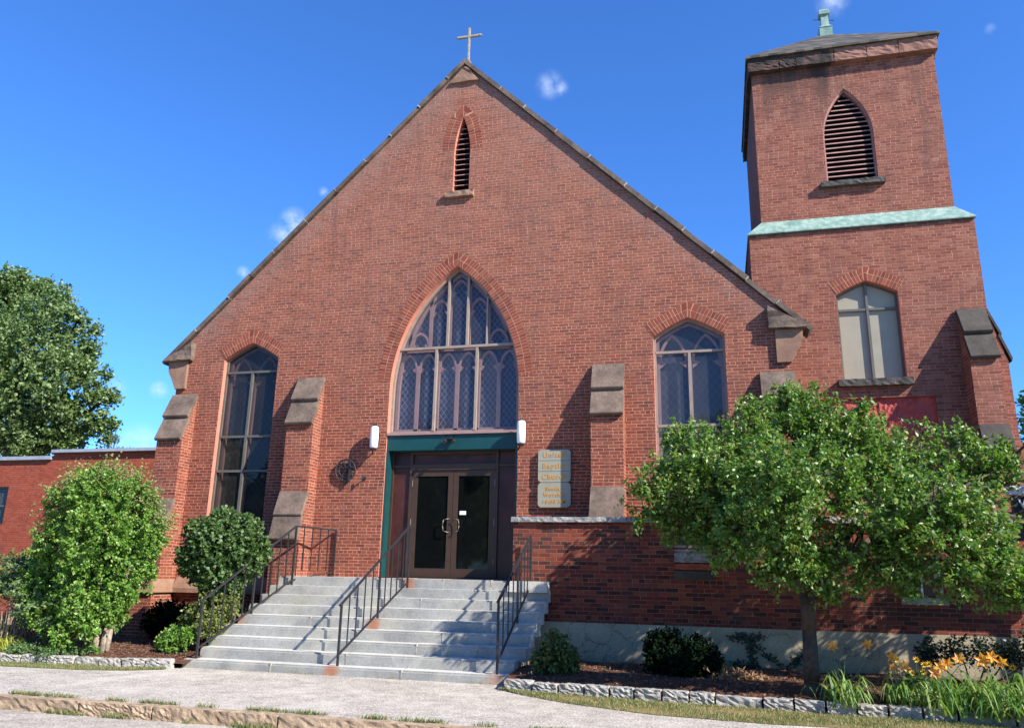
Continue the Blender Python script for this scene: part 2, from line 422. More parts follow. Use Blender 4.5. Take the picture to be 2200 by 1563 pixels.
M_LB1T = leaf_mat('pale_shoot_leaf', [C3(.16, .22, .06), C3(.24, .28, .09), C3(.26, .24, .09), C3(.12, .20, .05)], 0.5)
M_LB2 = leaf_mat('lilac_leaf', [C3(.035, .08, .022), C3(.06, .12, .03), C3(.09, .155, .042), C3(.13, .19, .06)], 0.5)
M_LGOLD = leaf_mat('gold_spirea_leaf', [C3(.09, .15, .03), C3(.16, .20, .04), C3(.22, .20, .06), C3(.06, .12, .03)], 0.5)
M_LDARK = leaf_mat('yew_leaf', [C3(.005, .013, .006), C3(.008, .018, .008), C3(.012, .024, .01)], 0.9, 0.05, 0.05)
M_LBOX = leaf_mat('azalea_leaf', [C3(.03, .07, .02), C3(.05, .10, .03), C3(.16, .17, .05), C3(.06, .11, .03)], 0.4)
M_LLAY = leaf_mat('viburnum_leaf', [C3(.03, .07, .025), C3(.06, .12, .04), C3(.12, .18, .08)], 0.5)
M_LPALE = leaf_mat('cream_edged_leaf', [C3(.06, .12, .04), C3(.12, .19, .06), C3(.26, .32, .14)], 0.6)
M_LCON = leaf_mat('blue_conifer_leaf', [C3(.05, .08, .07), C3(.08, .11, .10)], 0.7, 0.1)
M_LIVY = leaf_mat('ivy_leaf', [C3(.012, .028, .014), C3(.02, .045, .018)], 0.5, 0.1)
M_LCOVER = leaf_mat('juniper_leaf', [C3(.05, .11, .03), C3(.08, .15, .04), C3(.11, .17, .05)], 0.6, 0.15)
M_LDEAD = leaf_mat('dry_leaf', [C3(.30, .17, .08), C3(.22, .12, .06), C3(.38, .26, .14)], 0.8, 0.1)
M_LLILY = leaf_mat('daylily_leaf', [C3(.06, .15, .03), C3(.12, .24, .05), C3(.20, .30, .07), C3(.30, .32, .09)], 0.42)
M_LYEL = leaf_mat('golden_grass_leaf', [C3(.45, .45, .05), C3(.35, .38, .05), C3(.55, .5, .10)], 0.5)
M_FORANGE = leaf_mat('lily_petal', [C3(.9, .30, .03), C3(.95, .38, .05), C3(.95, .48, .09)], 0.5, 0.3)
M_FYEL = leaf_mat('coneflower_petal', [C3(.9, .6, .03), C3(.9, .5, .04)], 0.5, 0.2)
M_FDARK = plain('flower_eye', lin(60, 34, 20), 0.8)
M_STEM = plain('green_stem', (0.10, 0.16, 0.05, 1), 0.6)
M_GRASS = leaf_mat('lawn_blade', [C3(.06, .12, .025), C3(.10, .16, .035), C3(.20, .20, .07), C3(.34, .25, .13)], 0.6, 0.2)
M_BARK = stone_mat('grey_brown_bark', lin(58, 48, 42), lin(92, 80, 68), 14, 0.03)
M_BARKL = stone_mat('pale_bark', lin(120, 104, 88), lin(176, 160, 140), 14, 0.03)
M_TWIG = plain('dry_twig', lin(150, 128, 108), 0.8, 0, 0.3, 30)

def ground_mat(name, stops, s1, s2, bm, rough=0.9, spots=None, w2=0.5):
    M, t, b = mat(name)
    obj = t.nodes.new('ShaderNodeTexCoord').outputs['Object']
    n1 = noise(t, obj, s1, 6, 0.7); n2 = noise(t, obj, s2, 4, 0.8)
    f = math_(t, 'ADD', math_(t, 'MULTIPLY', n1.outputs['Fac'], 1 - w2), math_(t, 'MULTIPLY', n2.outputs['Fac'], w2))
    c = ramp(t, f, stops)
    if spots: c = spots(t, obj, c)
    L(t, c, b.inputs['Base Color']); b.inputs['Roughness'].default_value = rough
    b.inputs['Specular IOR Level'].default_value = 0.2
    L(t, bump(t, f, 1.0, bm), b.inputs['Normal'])
    return M
def tarseams(t, obj, c):
    mp = t.nodes.new('ShaderNodeMapping'); mp.inputs['Scale'].default_value = (0.8, 1.0, 1); L(t, obj, mp.inputs[0])
    n = noise(t, mp.outputs[0], 1.4, 6, 0.65)
    d = math_(t, 'ABSOLUTE', math_(t, 'SUBTRACT', n.outputs['Fac'], 0.5))
    c = mix(t, maprange(t, d, 0.012, 0.003, 0, 0.35), c, (0.13, 0.11, 0.10, 1))
    n2 = noise(t, obj, 1.1, 4, 0.6)
    return mix(t, maprange(t, n2.outputs['Fac'], 0.5, 0.7, 0, 0.35), c, lin(200, 194, 180))
M_WALK = ground_mat('exposed_aggregate_walk', [(0.36, lin(84, 78, 72)), (0.5, lin(166, 158, 146)), (0.64, lin(226, 218, 202))], 3, 42, 0.008, spots=tarseams, w2=0.78)
M_ROAD = ground_mat('worn_road', [(0.36, lin(90, 84, 76)), (0.64, lin(206, 196, 180))], 4, 45, 0.008, spots=tarseams, w2=0.75)
M_MULCH = ground_mat('brown_mulch', [(0.32, lin(48, 30, 22)), (0.5, lin(96, 62, 46)), (0.7, lin(140, 98, 76))], 12, 90, 0.03)
M_SOIL = ground_mat('thin_turf', [(0.3, lin(82, 88, 46)), (0.5, lin(126, 112, 72)), (0.7, lin(160, 130, 94))], 2.2, 45, 0.02)
M_LAND = ground_mat('far_ground', [(0.3, lin(70, 80, 46)), (0.7, lin(100, 104, 66))], 0.3, 5, 0.02)
M_CHIP = leaf_mat('mulch_chip', [C3(.05, .028, .018), C3(.11, .06, .038), C3(.20, .12, .08), C3(.30, .20, .14)], 0.9, 0.0, 0.2)

# ---------------------------------------------------------------- mesh helpers
def tag(o, label=None, cat=None, group=None, kind=None):
    if label: o['label'] = label
    if cat: o['category'] = cat
    if group: o['group'] = group
    if kind: o['kind'] = kind
    return o
def empty(name, loc, label, cat, group=None):
    o = bpy.data.objects.new(name, None)
    o.empty_display_size = 0.2
    COL.objects.link(o); o.location = loc
    return tag(o, label, cat, group)
def boxuv(bm):
    lay = bm.loops.layers.uv.verify()
    for f in bm.faces:
        n = f.normal
        ax = max(range(3), key=lambda i: abs(n[i]))
        for l in f.loops:
            c = l.vert.co
            l[lay].uv = (c.y, c.z) if ax == 0 else ((c.x, c.z) if ax == 1 else (c.x, c.y))
def build(name, bm, m, parent=None, uv=True, smooth=False, bevel=0.0, segs=2):
    """Link one bmesh (world coordinates) as one mesh object under parent."""
    if bevel:
        es = [e for e in bm.edges if len(e.link_faces) == 2 and e.calc_face_angle(0) > 0.5]
        bmesh.ops.bevel(bm, geom=es, offset=bevel, segments=segs, affect='EDGES', clamp_overlap=True)
    bm.normal_update()
    if uv: boxuv(bm)
    me = bpy.data.meshes.new(name)
    bm.to_mesh(me); bm.free()
    o = bpy.data.objects.new(name, me)
    COL.objects.link(o)
    for x in (m if isinstance(m, (list, tuple)) else [m]): me.materials.append(x)
    if smooth:
        for p in me.polygons: p.use_smooth = True
    if parent is not None:
        o.parent = parent
        pm = parent
        off = Vector((0, 0, 0))
        while pm is not None:
            off += Vector(pm.location); pm = pm.parent
        o.location = -off
    return o
def B(bm, x0, x1, y0, y1, z0, z1, mi=0):
    vs = [bm.verts.new((x, y, z)) for x in (x0, x1) for y in (y0, y1) for z in (z0, z1)]
    for q in ((0, 1, 3, 2), (4, 6, 7, 5), (0, 4, 5, 1), (2, 3, 7, 6), (0, 2, 6, 4), (1, 5, 7, 3)):
        f = bm.faces.new([vs[i] for i in q]); f.material_index = mi
    return vs
def newbm(): return bmesh.new()
def box(x0, x1, y0, y1, z0, z1):
    bm = newbm(); B(bm, x0, x1, y0, y1, z0, z1); bmesh.ops.recalc_face_normals(bm, faces=bm.faces); return bm
def prism_y(bm, pts, y0, y1, mi=0):
    """polygon pts (x,z) extruded from y0 to y1"""
    a = [bm.verts.new((x, y0, z)) for x, z in pts]
    b = [bm.verts.new((x, y1, z)) for x, z in pts]
    fs = []
    tr = tessellate_polygon([[Vector((x, z, 0)) for x, z in pts]])
    for t_ in tr:
        fs.append(bm.faces.new([a[i] for i in t_])); fs.append(bm.faces.new([b[i] for i in reversed(t_)]))
    n = len(pts)
    for i in range(n):
        fs.append(bm.faces.new((a[i], a[(i + 1) % n], b[(i + 1) % n], b[i])))
    for f in fs: f.material_index = mi
    bmesh.ops.recalc_face_normals(bm, faces=fs)
def prism_x(bm, pts, x0, x1):
    """polygon pts (y,z) extruded from x0 to x1"""
    a = [bm.verts.new((x0, y, z)) for y, z in pts]
    b = [bm.verts.new((x1, y, z)) for y, z in pts]
    fs = []
    tr = tessellate_polygon([[Vector((y, z, 0)) for y, z in pts]])
    for t_ in tr:
        fs.append(bm.faces.new([a[i] for i in t_])); fs.append(bm.faces.new([b[i] for i in reversed(t_)]))
    n = len(pts)
    for i in range(n):
        fs.append(bm.faces.new((a[i], a[(i + 1) % n], b[(i + 1) % n], b[i])))
    bmesh.ops.recalc_face_normals(bm, faces=fs)
def panel(bm, outer, holes, y, mi=0):
    """flat wall face in the plane y with holes, facing -y"""
    polys = [outer] + holes
    flat = [p for q in polys for p in q]
    vs = [bm.verts.new((x, y, z)) for x, z in flat]
    for t_ in tessellate_polygon([[Vector((x, z, 0)) for x, z in q] for q in polys]):
        f = bm.faces.new([vs[i] for i in t_])
        f.normal_update()
        if f.normal.y > 0: f.normal_flip()
        f.material_index = mi
def reveal(bm, hole, y0, y1, mi=0, skip_bottom=False):
    a = [bm.verts.new((x, y0, z)) for x, z in hole]
    b = [bm.verts.new((x, y1, z)) for x, z in hole]
    n = len(hole)
    cx = sum(p[0] for p in hole) / n; cz = sum(p[1] for p in hole) / n
    for i in range(n):
        j = (i + 1) % n
        if skip_bottom and hole[i][1] == hole[j][1] == min(p[1] for p in hole): continue
        f = bm.faces.new((a[i], a[j], b[j], b[i])); f.normal_update()
        mid = Vector(((hole[i][0] + hole[j][0]) / 2 - cx, 0, (hole[i][1] + hole[j][1]) / 2 - cz))
        if f.normal.dot(mid) > 0: f.normal_flip()
        f.material_index = mi
def rod(bm, a, b, r0, r1=None, seg=8, caps=True):
    a, b = Vector(a), Vector(b)
    r1 = r0 if r1 is None else r1
    d = (b - a).normalized()
    s = Vector((0, 0, 1)) if abs(d.z) < 0.9 else Vector((1, 0, 0))
    u = d.cross(s).normalized(); w = d.cross(u)
    A = []; Bb = []
    for i in range(seg):
        an = 2 * math.pi * i / seg
        v = u * math.cos(an) + w * math.sin(an)
        A.append(bm.verts.new(a + v * r0)); Bb.append(bm.verts.new(b + v * r1))
    fs = [bm.faces.new((A[i], A[(i + 1) % seg], Bb[(i + 1) % seg], Bb[i])) for i in range(seg)]
    if caps: fs += [bm.faces.new(A[::-1]), bm.faces.new(Bb)]
    bmesh.ops.recalc_face_normals(bm, faces=fs)
def sqbar(bm, a, b, w, h=None):
    """square-section bar from a to b"""
    a, b = Vector(a), Vector(b); h = h or w
    d = (b - a).normalized()
    s = Vector((0, 0, 1)) if abs(d.z) < 0.95 else Vector((0, 1, 0))
    u = d.cross(s).normalized(); v = u.cross(d)
    q = [(-1, -1), (1, -1), (1, 1), (-1, 1)]
    A = [bm.verts.new(a + u * (x * w / 2) + v * (y * h / 2)) for x, y in q]
    Bv = [bm.verts.new(b + u * (x * w / 2) + v * (y * h / 2)) for x, y in q]
    fs = [bm.faces.new((A[i], A[(i + 1) % 4], Bv[(i + 1) % 4], Bv[i])) for i in range(4)]
    fs += [bm.faces.new(A[::-1]), bm.faces.new(Bv)]
    bmesh.ops.recalc_face_normals(bm, faces=fs)
def path(bm, pts, r, seg=6, taper=1.0):
    for i in range(len(pts) - 1):
        k0 = r * (1 - (1 - taper) * i / (len(pts) - 1)); k1 = r * (1 - (1 - taper) * (i + 1) / (len(pts) - 1))
        rod(bm, pts[i], pts[i + 1], k0, k1, seg)
def rough_block(bm, x0, x1, y0, y1, z0, z1, amp, cuts, seed=0, frontonly=True):
    """stone block with a hewn, uneven face"""
    rr = random.Random(seed)
    t2 = newbm()
    B(t2, x0, x1, y0, y1, z0, z1)
    mx = max(x1 - x0, y1 - y0, z1 - z0)
    bmesh.ops.recalc_face_normals(t2, faces=t2.faces)
    for _ in range(cuts):
        es = [e for e in t2.edges if e.calc_length() > mx / (2 ** cuts) * 0.9]
        if es: bmesh.ops.subdivide_edges(t2, edges=es, cuts=1, use_grid_fill=True)
    bmesh.ops.triangulate(t2, faces=t2.faces)
    for v in t2.verts:
        v.co += Vector((rr.uniform(-1, 1) * amp * 0.4, rr.uniform(-1, 1) * amp, rr.uniform(-1, 1) * amp * 0.5))
    me = bpy.data.meshes.new('tmp'); t2.to_mesh(me); t2.free(); bm.from_mesh(me); bpy.data.meshes.remove(me)

def pointed(half, spring, apex, bottom, n=14, cx=0.0):
    """closed outline of a pointed opening, counter-clockwise from bottom left"""
    h = apex - spring
    c = (h * h - half * half) / (2 * half)
    Rr = half + c
    pts = [(cx - half, bottom), (cx + half, bottom)]
    a1 = math.atan2(h, c)
    for i in range(n + 1):
        a = a1 * i / n
        pts.append((cx - c + Rr * math.cos(a), spring + Rr * math.sin(a)))
    for i in range(n - 1, -1, -1):
        a = a1 * i / n
        pts.append((cx + c - Rr * math.cos(a), spring + Rr * math.sin(a)))
    return pts
def tudor(half, spring, apex, bottom, cx=0.0, bulge=0.03, n=6):
    pts = [(cx - half, bottom), (cx + half, bottom)]
    for i in range(n + 1):
        k = i / n
        pts.append((cx + half * (1 - k), spring + (apex - spring) * k + bulge * math.sin(math.pi * k)))
    for i in range(n - 1, -1, -1):
        k = i / n
        pts.append((cx - half * (1 - k), spring + (apex - spring) * k + bulge * math.sin(math.pi * k)))
    return pts
def arch_ring(name, curve, width, y, parent, wf=None, drop=None):
    """band of radial bricks following the open curve (x,z), its UV running along the arc"""
    bm = newbm(); lay = bm.loops.layers.uv.verify()
    n = len(curve); s = 0; prev = None
    rows = []
    for i, (x, z) in enumerate(curve):
        p0 = Vector(curve[max(0, i - 1)]); p1 = Vector(curve[min(n - 1, i + 1)])
        tg = (p1 - p0).normalized(); nm = Vector((-tg.y, tg.x))
        mid = Vector((sum(c[0] for c in curve) / n, min(c[1] for c in curve)))
        if nm.dot(Vector((x, z)) - mid) < 0: nm = -nm
        if i: s += (Vector((x, z)) - Vector(curve[i - 1])).length
        wd = width
        if i == n // 2: nm = Vector((0, 1)); wd = width * 1.12
        rows.append((Vector((x, z)), Vector((x, z)) + nm * wd, s))
    V = [(bm.verts.new((a.x, y, a.y)), bm.verts.new((b.x, y, b.y)), bm.verts.new((b.x, y + 0.03, b.y)), s_) for a, b, s_ in rows]
    for i in range(n - 1):
        A, Bq, C_, s0 = V[i]; D, E_, F, s1 = V[i + 1]
        f = bm.faces.new((A, Bq, E_, D))
        for l, uv in zip(f.loops, ((0.005, s0), (width + .005, s0), (width + .005, s1), (0.005, s1))): l[lay].uv = uv
        f.normal_update()
        if f.normal.y > 0: f.normal_flip()
        g = bm.faces.new((Bq, C_, F, E_))
        for l in g.loops: l[lay].uv = (0.01, s0 + .02)
    me = bpy.data.meshes.new(name); bm.to_mesh(me); bm.free()
    o = bpy.data.objects.new(name, me); COL.objects.link(o); me.materials.append(M_ARCH)
    o.parent = parent; o.location = -Vector(parent.location)
    return o

# ---------------------------------------------------------------- foliage
def mesh_np(name, V, F, m, parent=None, off=(0, 0, 0), cnt=3):
    me = bpy.data.meshes.new(name)
    me.vertices.add(len(V)); me.vertices.foreach_set('co', V.astype(np.float32).ravel())
    me.loops.add(F.size); me.loops.foreach_set('vertex_index', F.astype(np.int32).ravel())
    me.polygons.add(len(F)); me.polygons.foreach_set('loop_start', np.arange(0, F.size, cnt, dtype=np.int32))
    me.update(calc_edges=True); me.validate()
    me.materials.append(m)
    o = bpy.data.objects.new(name, me); COL.objects.link(o)
    if parent is not None: o.parent = parent; o.location = -Vector(parent.location)
    return o
def nrm(a): return a / np.maximum(1e-9, np.linalg.norm(a, axis=-1, keepdims=True))
def leaf_cards(P, D, Nn, ln, wd, fold=0.25):
    """P base, D direction, Nn normal -> two-triangle folded leaves"""
    Sd = nrm(np.cross(D, Nn)); Nn = nrm(np.cross(Sd, D))
    k = len(P); ln = ln[:, None]; wd = wd[:, None]
    v0 = P; v1 = P + D * ln * 0.45 + Sd * wd + Nn * wd * fold; v2 = P + D * ln; v3 = P + D * ln * 0.45 - Sd * wd + Nn * wd * fold
    V = np.stack([v0, v1, v2, v3], 1).reshape(-1, 3)
    i = np.arange(k)[:, None] * 4
    F = np.concatenate([i + np.array([[0, 1, 2]]), i + np.array([[0, 2, 3]])], 1).reshape(-1, 3)
    return V, F
def foliage(blobs, n_twig, per, leaf, seed, twig=0.3, up=0.3, droop=0.3, out=1.05, inner=0.55, width=0.36, flat=1.0, jit=1.0):
    g = np.random.default_rng(seed)
    Bb = np.array(blobs, float)
    w = Bb[:, 3] ** 2; w /= w.sum()
    idx = g.choice(len(Bb), n_twig, p=w)
    c = Bb[idx, :3]; r = Bb[idx, 3:4]
    dr = nrm(g.normal(size=(n_twig, 3)) + np.array([0, 0, 0.15]))
    rad = inner + (out - inner) * g.random((n_twig, 1)) ** 0.6
    sc = np.array([1, 1, flat])
    tip = c + dr * r * rad * sc
    d = nrm(dr * sc + np.array([0, 0, up]) + g.normal(size=(n_twig, 3)) * 0.35)
    tl = twig * (0.5 + g.random((n_twig, 1)))
    t = g.random((n_twig, per, 1)) ** 0.8
    P = tip[:, None, :] - d[:, None, :] * tl[:, None, :] * (1 - t)
    P += g.normal(size=P.shape) * leaf * 0.25 * jit
    D = nrm(d[:, None, :] * 0.55 + g.normal(size=P.shape) * 0.75 + np.array([0, 0, -droop]))
    Nn = nrm(g.normal(size=P.shape) * 0.6 + np.array([0.25, -0.2, 0.8]))
    P = P.reshape(-1, 3); D = D.reshape(-1, 3); Nn = Nn.reshape(-1, 3)
    s = leaf * (0.6 + 0.7 * g.random(len(P)))
    return leaf_cards(P, D, Nn, s, s * width)
def limb(bm, a, b, r0, r1, seed, bend=0.12, seg=7):
    rr = random.Random(seed)
    a, b = Vector(a), Vector(b); n = 5; pts = []
    for i in range(n + 1):
        k = i / n
        p = a.lerp(b, k)
        p.z += math.sin(math.pi * k) * -bend * (b - a).length * 0.5
        if 0 < i < n: p += Vector([rr.uniform(-1, 1) * 0.03 * (b - a).length for _ in range(3)])
        pts.append(p)
    for i in range(n):
        rod(bm, pts[i], pts[i + 1], r0 + (r1 - r0) * i / n, r0 + (r1 - r0) * (i + 1) / n, seg)
    return pts

# ---------------------------------------------------------------- ground and street
def sheet(name, pts, z, m, zf=None, kind='structure', cuts=0, amp=0.0, seed=1):
    bm = newbm()
    vs = [bm.verts.new((x, y, z if zf is None else zf(x, y))) for x, y in pts]
    for t_ in tessellate_polygon([[Vector((x, y, 0)) for x, y in pts]]):
        f = bm.faces.new([vs[i] for i in t_]); f.normal_update()
        if f.normal.z < 0: f.normal_flip()
    o = build(name, bm, m); o['kind'] = kind
    return o
GZ = -1.52
sheet('ground', [(-600, -300), (600, -300), (600, 1500), (-600, 1500)], -1.75, M_LAND)
sheet('road', [(-80, -60), (80, -60), (80, -7.12), (-80, -7.12)], -1.66, M_ROAD)
# one land slab behind the kerb, then walk, turf, beds laid on it
sheet('yard', [(-80, -7.0), (80, -7.0), (80, 60), (-80, 60)], GZ - 0.012, M_LAND)
sheet('sidewalk', [(-80, -6.96), (80, -6.96), (80, -3.35), (-80, -3.35)], GZ, M_WALK)
sheet('turf_left', [(-30, -4.86), (-9, -4.66), (-6.2, -4.58), (-4.6, -4.48), (-3.9, -4.26), (-3.48, -3.92), (-3.48, -3.3), (-30, -3.3)], GZ + 0.006, M_SOIL)
sheet('turf_right', [(2.32, -3.3), (2.32, -3.98), (2.72, -4.4), (3.42, -4.9), (4.6, -5.4), (5.92, -5.55), (7.2, -5.5), (8.9, -5.7), (14, -5.9), (40, -5.9), (40, -3.3)], GZ + 0.006, M_SOIL)

def grid_sheet(name, x0, x1, y0, y1, nx, ny, zf, m, keep=None):
    bm = newbm(); V = {}
    for i in range(nx + 1):
        for j in range(ny + 1):
            x = x0 + (x1 - x0) * i / nx; y = y0 + (y1 - y0) * j / ny
            V[i, j] = bm.verts.new((x, y, zf(x, y)))
    for i in range(nx):
        for j in range(ny):
            bm.faces.new((V[i, j], V[i + 1, j], V[i + 1, j + 1], V[i, j + 1]))
    o = build(name, bm, m, smooth=True); o['kind'] = 'structure'
    return o
def sstep(a, b, x):
    k = min(1, max(0, (x - a) / (b - a))); return k * k * (3 - 2 * k)
def yedgeL(x): return -3.72 - 0.11 * max(0, -3.3 - x)
def yedgeR(x): return -3.98 - 0.10 * max(0, x - 2.3)
def bedL(x, y): return -1.44 + 0.10 * sstep(0, 0.5, y - yedgeL(x)) + 0.02 * math.sin(x * 3.1) * math.sin(y * 4.2)
def bedR(x, y): return -1.44 + 0.10 * sstep(0, 0.5, y - yedgeR(x)) + 0.02 * math.sin(x * 3.3) * math.sin(y * 4.0)
def bed(name, xs, yb, edge, zf, m):
    bm = newbm(); rows = []
    n = 14
    for x in xs:
        e = edge(x)
        rows.append([bm.verts.new((x, e + 0.03 + (yb - e) * j / n, zf(x, e + 0.03 + (yb - e) * j / n))) for j in range(n + 1)])
    for a, b in zip(rows, rows[1:]):
        for j in range(n): bm.faces.new((a[j], b[j], b[j + 1], a[j + 1]))
    bmesh.ops.recalc_face_normals(bm, faces=bm.faces)
    o = build(name, bm, m, smooth=True); o['kind'] = 'structure'
    return o
bed('mulch_bed', [-12 + i * 0.25 for i in range(36)], 0.3, yedgeL, bedL, M_MULCH)
bed('mulch_bed', [2.3 + i * 0.25 for i in range(56)], -1.0, yedgeR, bedR, M_MULCH)

# granite kerb: long stones, each its own thing
kx = [-14.0, -10.9, -7.6, -4.2, -2.2, -1.15, 0.52, 3.1, 6.0, 9.4, 13.0]
kw = ['cut short at the left edge of the picture', 'far left beside the weeds', 'long one at the left end', 'rough one near the picture\'s left corner', 'below the grass tuft', 'low, in front of the left end of the steps',
      'between two grassy joints', 'split from its neighbour by an open joint', 'dropping out at the bottom edge', 'right end']
kst0 = None
for i in range(len(kx) - 1):
    bm = newbm()
    rough_block(bm, kx[i] + 0.012, kx[i + 1] - 0.012, -7.14, -6.97, -1.85, GZ + 0.012, 0.010, 5, seed=20 + i)
    o = build('kerb_stone', bm, M_KERB)
    if kx[i] < -4 or kx[i] > 3.0:
        o['kind'] = 'structure'
        o.name = 'kerb'
    tag(o, 'buff rough granite kerb stone ' + kw[i], 'kerb stone', 'kerb stones along the road')

# ---------------------------------------------------------------- the church
church = empty('church', (0, 0, -1.5), 'red brick gabled church with a tall pointed window above its entrance', 'church')
WX = 7.02
def gz(x): return 12.1 - 0.983 * abs(x)
gable = [(-WX, -1.6), (WX, -1.6), (WX, gz(WX)), (0, 12.1), (-WX, gz(WX))]
gable = [(-WX, -1.6), (1.9, -1.6), (WX, -1.6), (WX, gz(WX)), (0, 12.1), (-WX, gz(WX))]
H_arch = pointed(1.482, 4.0, 6.86, 0.0, 16)
H_lwin = tudor(0.717, 4.92, 5.31, 0.95, cx=-5.056)
H_rwin = tudor(0.717, 4.92, 5.31, 1.25, cx=5.056)
H_slit = pointed(0.195, 9.72, 10.68, 8.70, 10)
bm = newbm()
panel(bm, gable, [H_arch, H_lwin, H_rwin, H_slit], 0.0)
# sides and back
for sx in (-1, 1):
    a = [bm.verts.new(p) for p in ((sx * WX, 0, -1.6), (sx * WX, 24, -1.6), (sx * WX, 24, gz(WX) - 0.1), (sx * WX, 0, gz(WX)))]
    bm.faces.new(a if sx > 0 else a[::-1])
panel(bm, [(-WX, -1.6), (WX, -1.6), (WX, gz(WX) - .1), (0, 11.9), (-WX, gz(WX) - .1)], [], 24.0)
# inner skin so the gable has thickness above the roof
wall = build('wall', bm, M_BRICK, church)
for H, dp, sb_ in ((H_arch, 0.42, True), (H_lwin, 0.24, False), (H_rwin, 0.24, False), (H_slit, 0.24, False)):
    bm = newbm(); reveal(bm, H, 0, dp, skip_bottom=sb_); build('window_jamb', bm, M_REVEAL, church)
# roof
bm = newbm()
prism_y(bm, [(-WX - 0.25, gz(WX) - 0.45), (-WX - 0.25, gz(WX) - 0.33), (0, 12.02), (WX + 0.25, gz(WX) - 0.33), (WX + 0.25, gz(WX) - 0.45), (0, 11.8)], 0.45, 24.3)
build('roof', bm, M_SLATE, church)
# coping: individual slabs along both rakes with pale joints
for s in (-1, 1):
    bm = newbm()
    n = 11
    ang = math.atan2(12.0 - gz(7.0), 7.0)
    p0 = Vector((s * 7.40, 4.86)); p1 = Vector((0, 12.11))
    d = (p1 - p0).normalized(); nn = Vector((-d.y, d.x)) * (1 if s < 0 else -1)
    if nn.y < 0: nn = -nn
    Lr = (p1 - p0).length
    rr = random.Random(3 + s)
    cuts = [0.0]
    while cuts[-1] < Lr - 1.3: cuts.append(cuts[-1] + rr.uniform(0.75, 1.15))
    cuts.append(Lr)
    for k in range(len(cuts) - 1):
        a = p0 + d * (cuts[k] + 0.008); b = p0 + d * (cuts[k + 1] - 0.008)
        if k == len(cuts) - 2: b = p0 + d * cuts[k + 1]
        j = rr.uniform(-0.014, 0.014); th = 0.10 + rr.uniform(-0.01, 0.01)
        q = [a + nn * j, b + nn * j, b + nn * (th + j), a + nn * (th + j)]
        if k == len(cuts) - 2: q[2].x = 0; q[2].y = q[2].y + 0.06; q[1].x = 0
        yj = rr.uniform(-0.02, 0.02)
        prism_y(bm, [tuple(v) for v in q], -0.085 + yj, 0.50, 0)
        if k:
            c0 = p0 + d * (cuts[k] - 0.012); c1 = p0 + d * (cuts[k] + 0.012)
            prism_y(bm, [tuple(c0 + nn * 0.01), tuple(c1 + nn * 0.01), tuple(c1 + nn * 0.108), tuple(c0 + nn * 0.108)], -0.09, 0.49, 1)
    build('coping', bm, [M_COPE, M_EDGE], church)
# kneelers
for s in (-1, 1):
    bm = newbm()
    pts = [(6.62, 4.93), (7.30, 4.90), (7.36, 4.97), (6.62, 5.38 if s < 0 else 5.40)]
    pts = [(s * x, z) for x, z in pts]
    prism_y(bm, pts, -0.16, 0.4)
    bmesh.ops.subdivide_edges(bm, edges=bm.edges, cuts=3, use_grid_fill=True)
    bmesh.ops.triangulate(bm, faces=bm.faces)
    rr = random.Random(11)
    for v in bm.verts: v.co += Vector((rr.uniform(-1, 1) * .012, rr.uniform(-1, 1) * .03, rr.uniform(-1, 1) * .012))
    kn = build('kneeler', bm, M_CAP, church)
    bm = newbm()
    prof = [(6.74, 4.24), (7.02, 4.24), (7.06, 4.34), (7.17, 4.55), (7.25, 4.68), (7.27, 4.92), (6.74, 4.92)]
    prism_y(bm, [(s * x, z) for x, z in prof], -0.07, 0.4)
    build('corbel', bm, M_BROWN, kn, bevel=0.008)
# apex stone under the cross
bm = newbm()
prism_y(bm, [(-0.36, 11.62), (0.36, 11.62), (0.06, 12.02), (-0.06, 12.02)], -0.06, 0.2)
bmesh.ops.subdivide_edges(bm, edges=bm.edges, cuts=2, use_grid_fill=True)
rr = random.Random(5)
for v in bm.verts: v.co.y += rr.uniform(-.025, .01)
build('apex_stone', bm, M_BROWN, church)

# brick arches
arch_ring('brick_arch', H_arch[3:-1], 0.31, -0.004, church)
for H in (H_lwin, H_rwin):
    arch_ring('brick_arch', H[2:], 0.30, -0.004, church)
arch_ring('brick_arch', H_slit[3:-1], 0.30, -0.004, church)

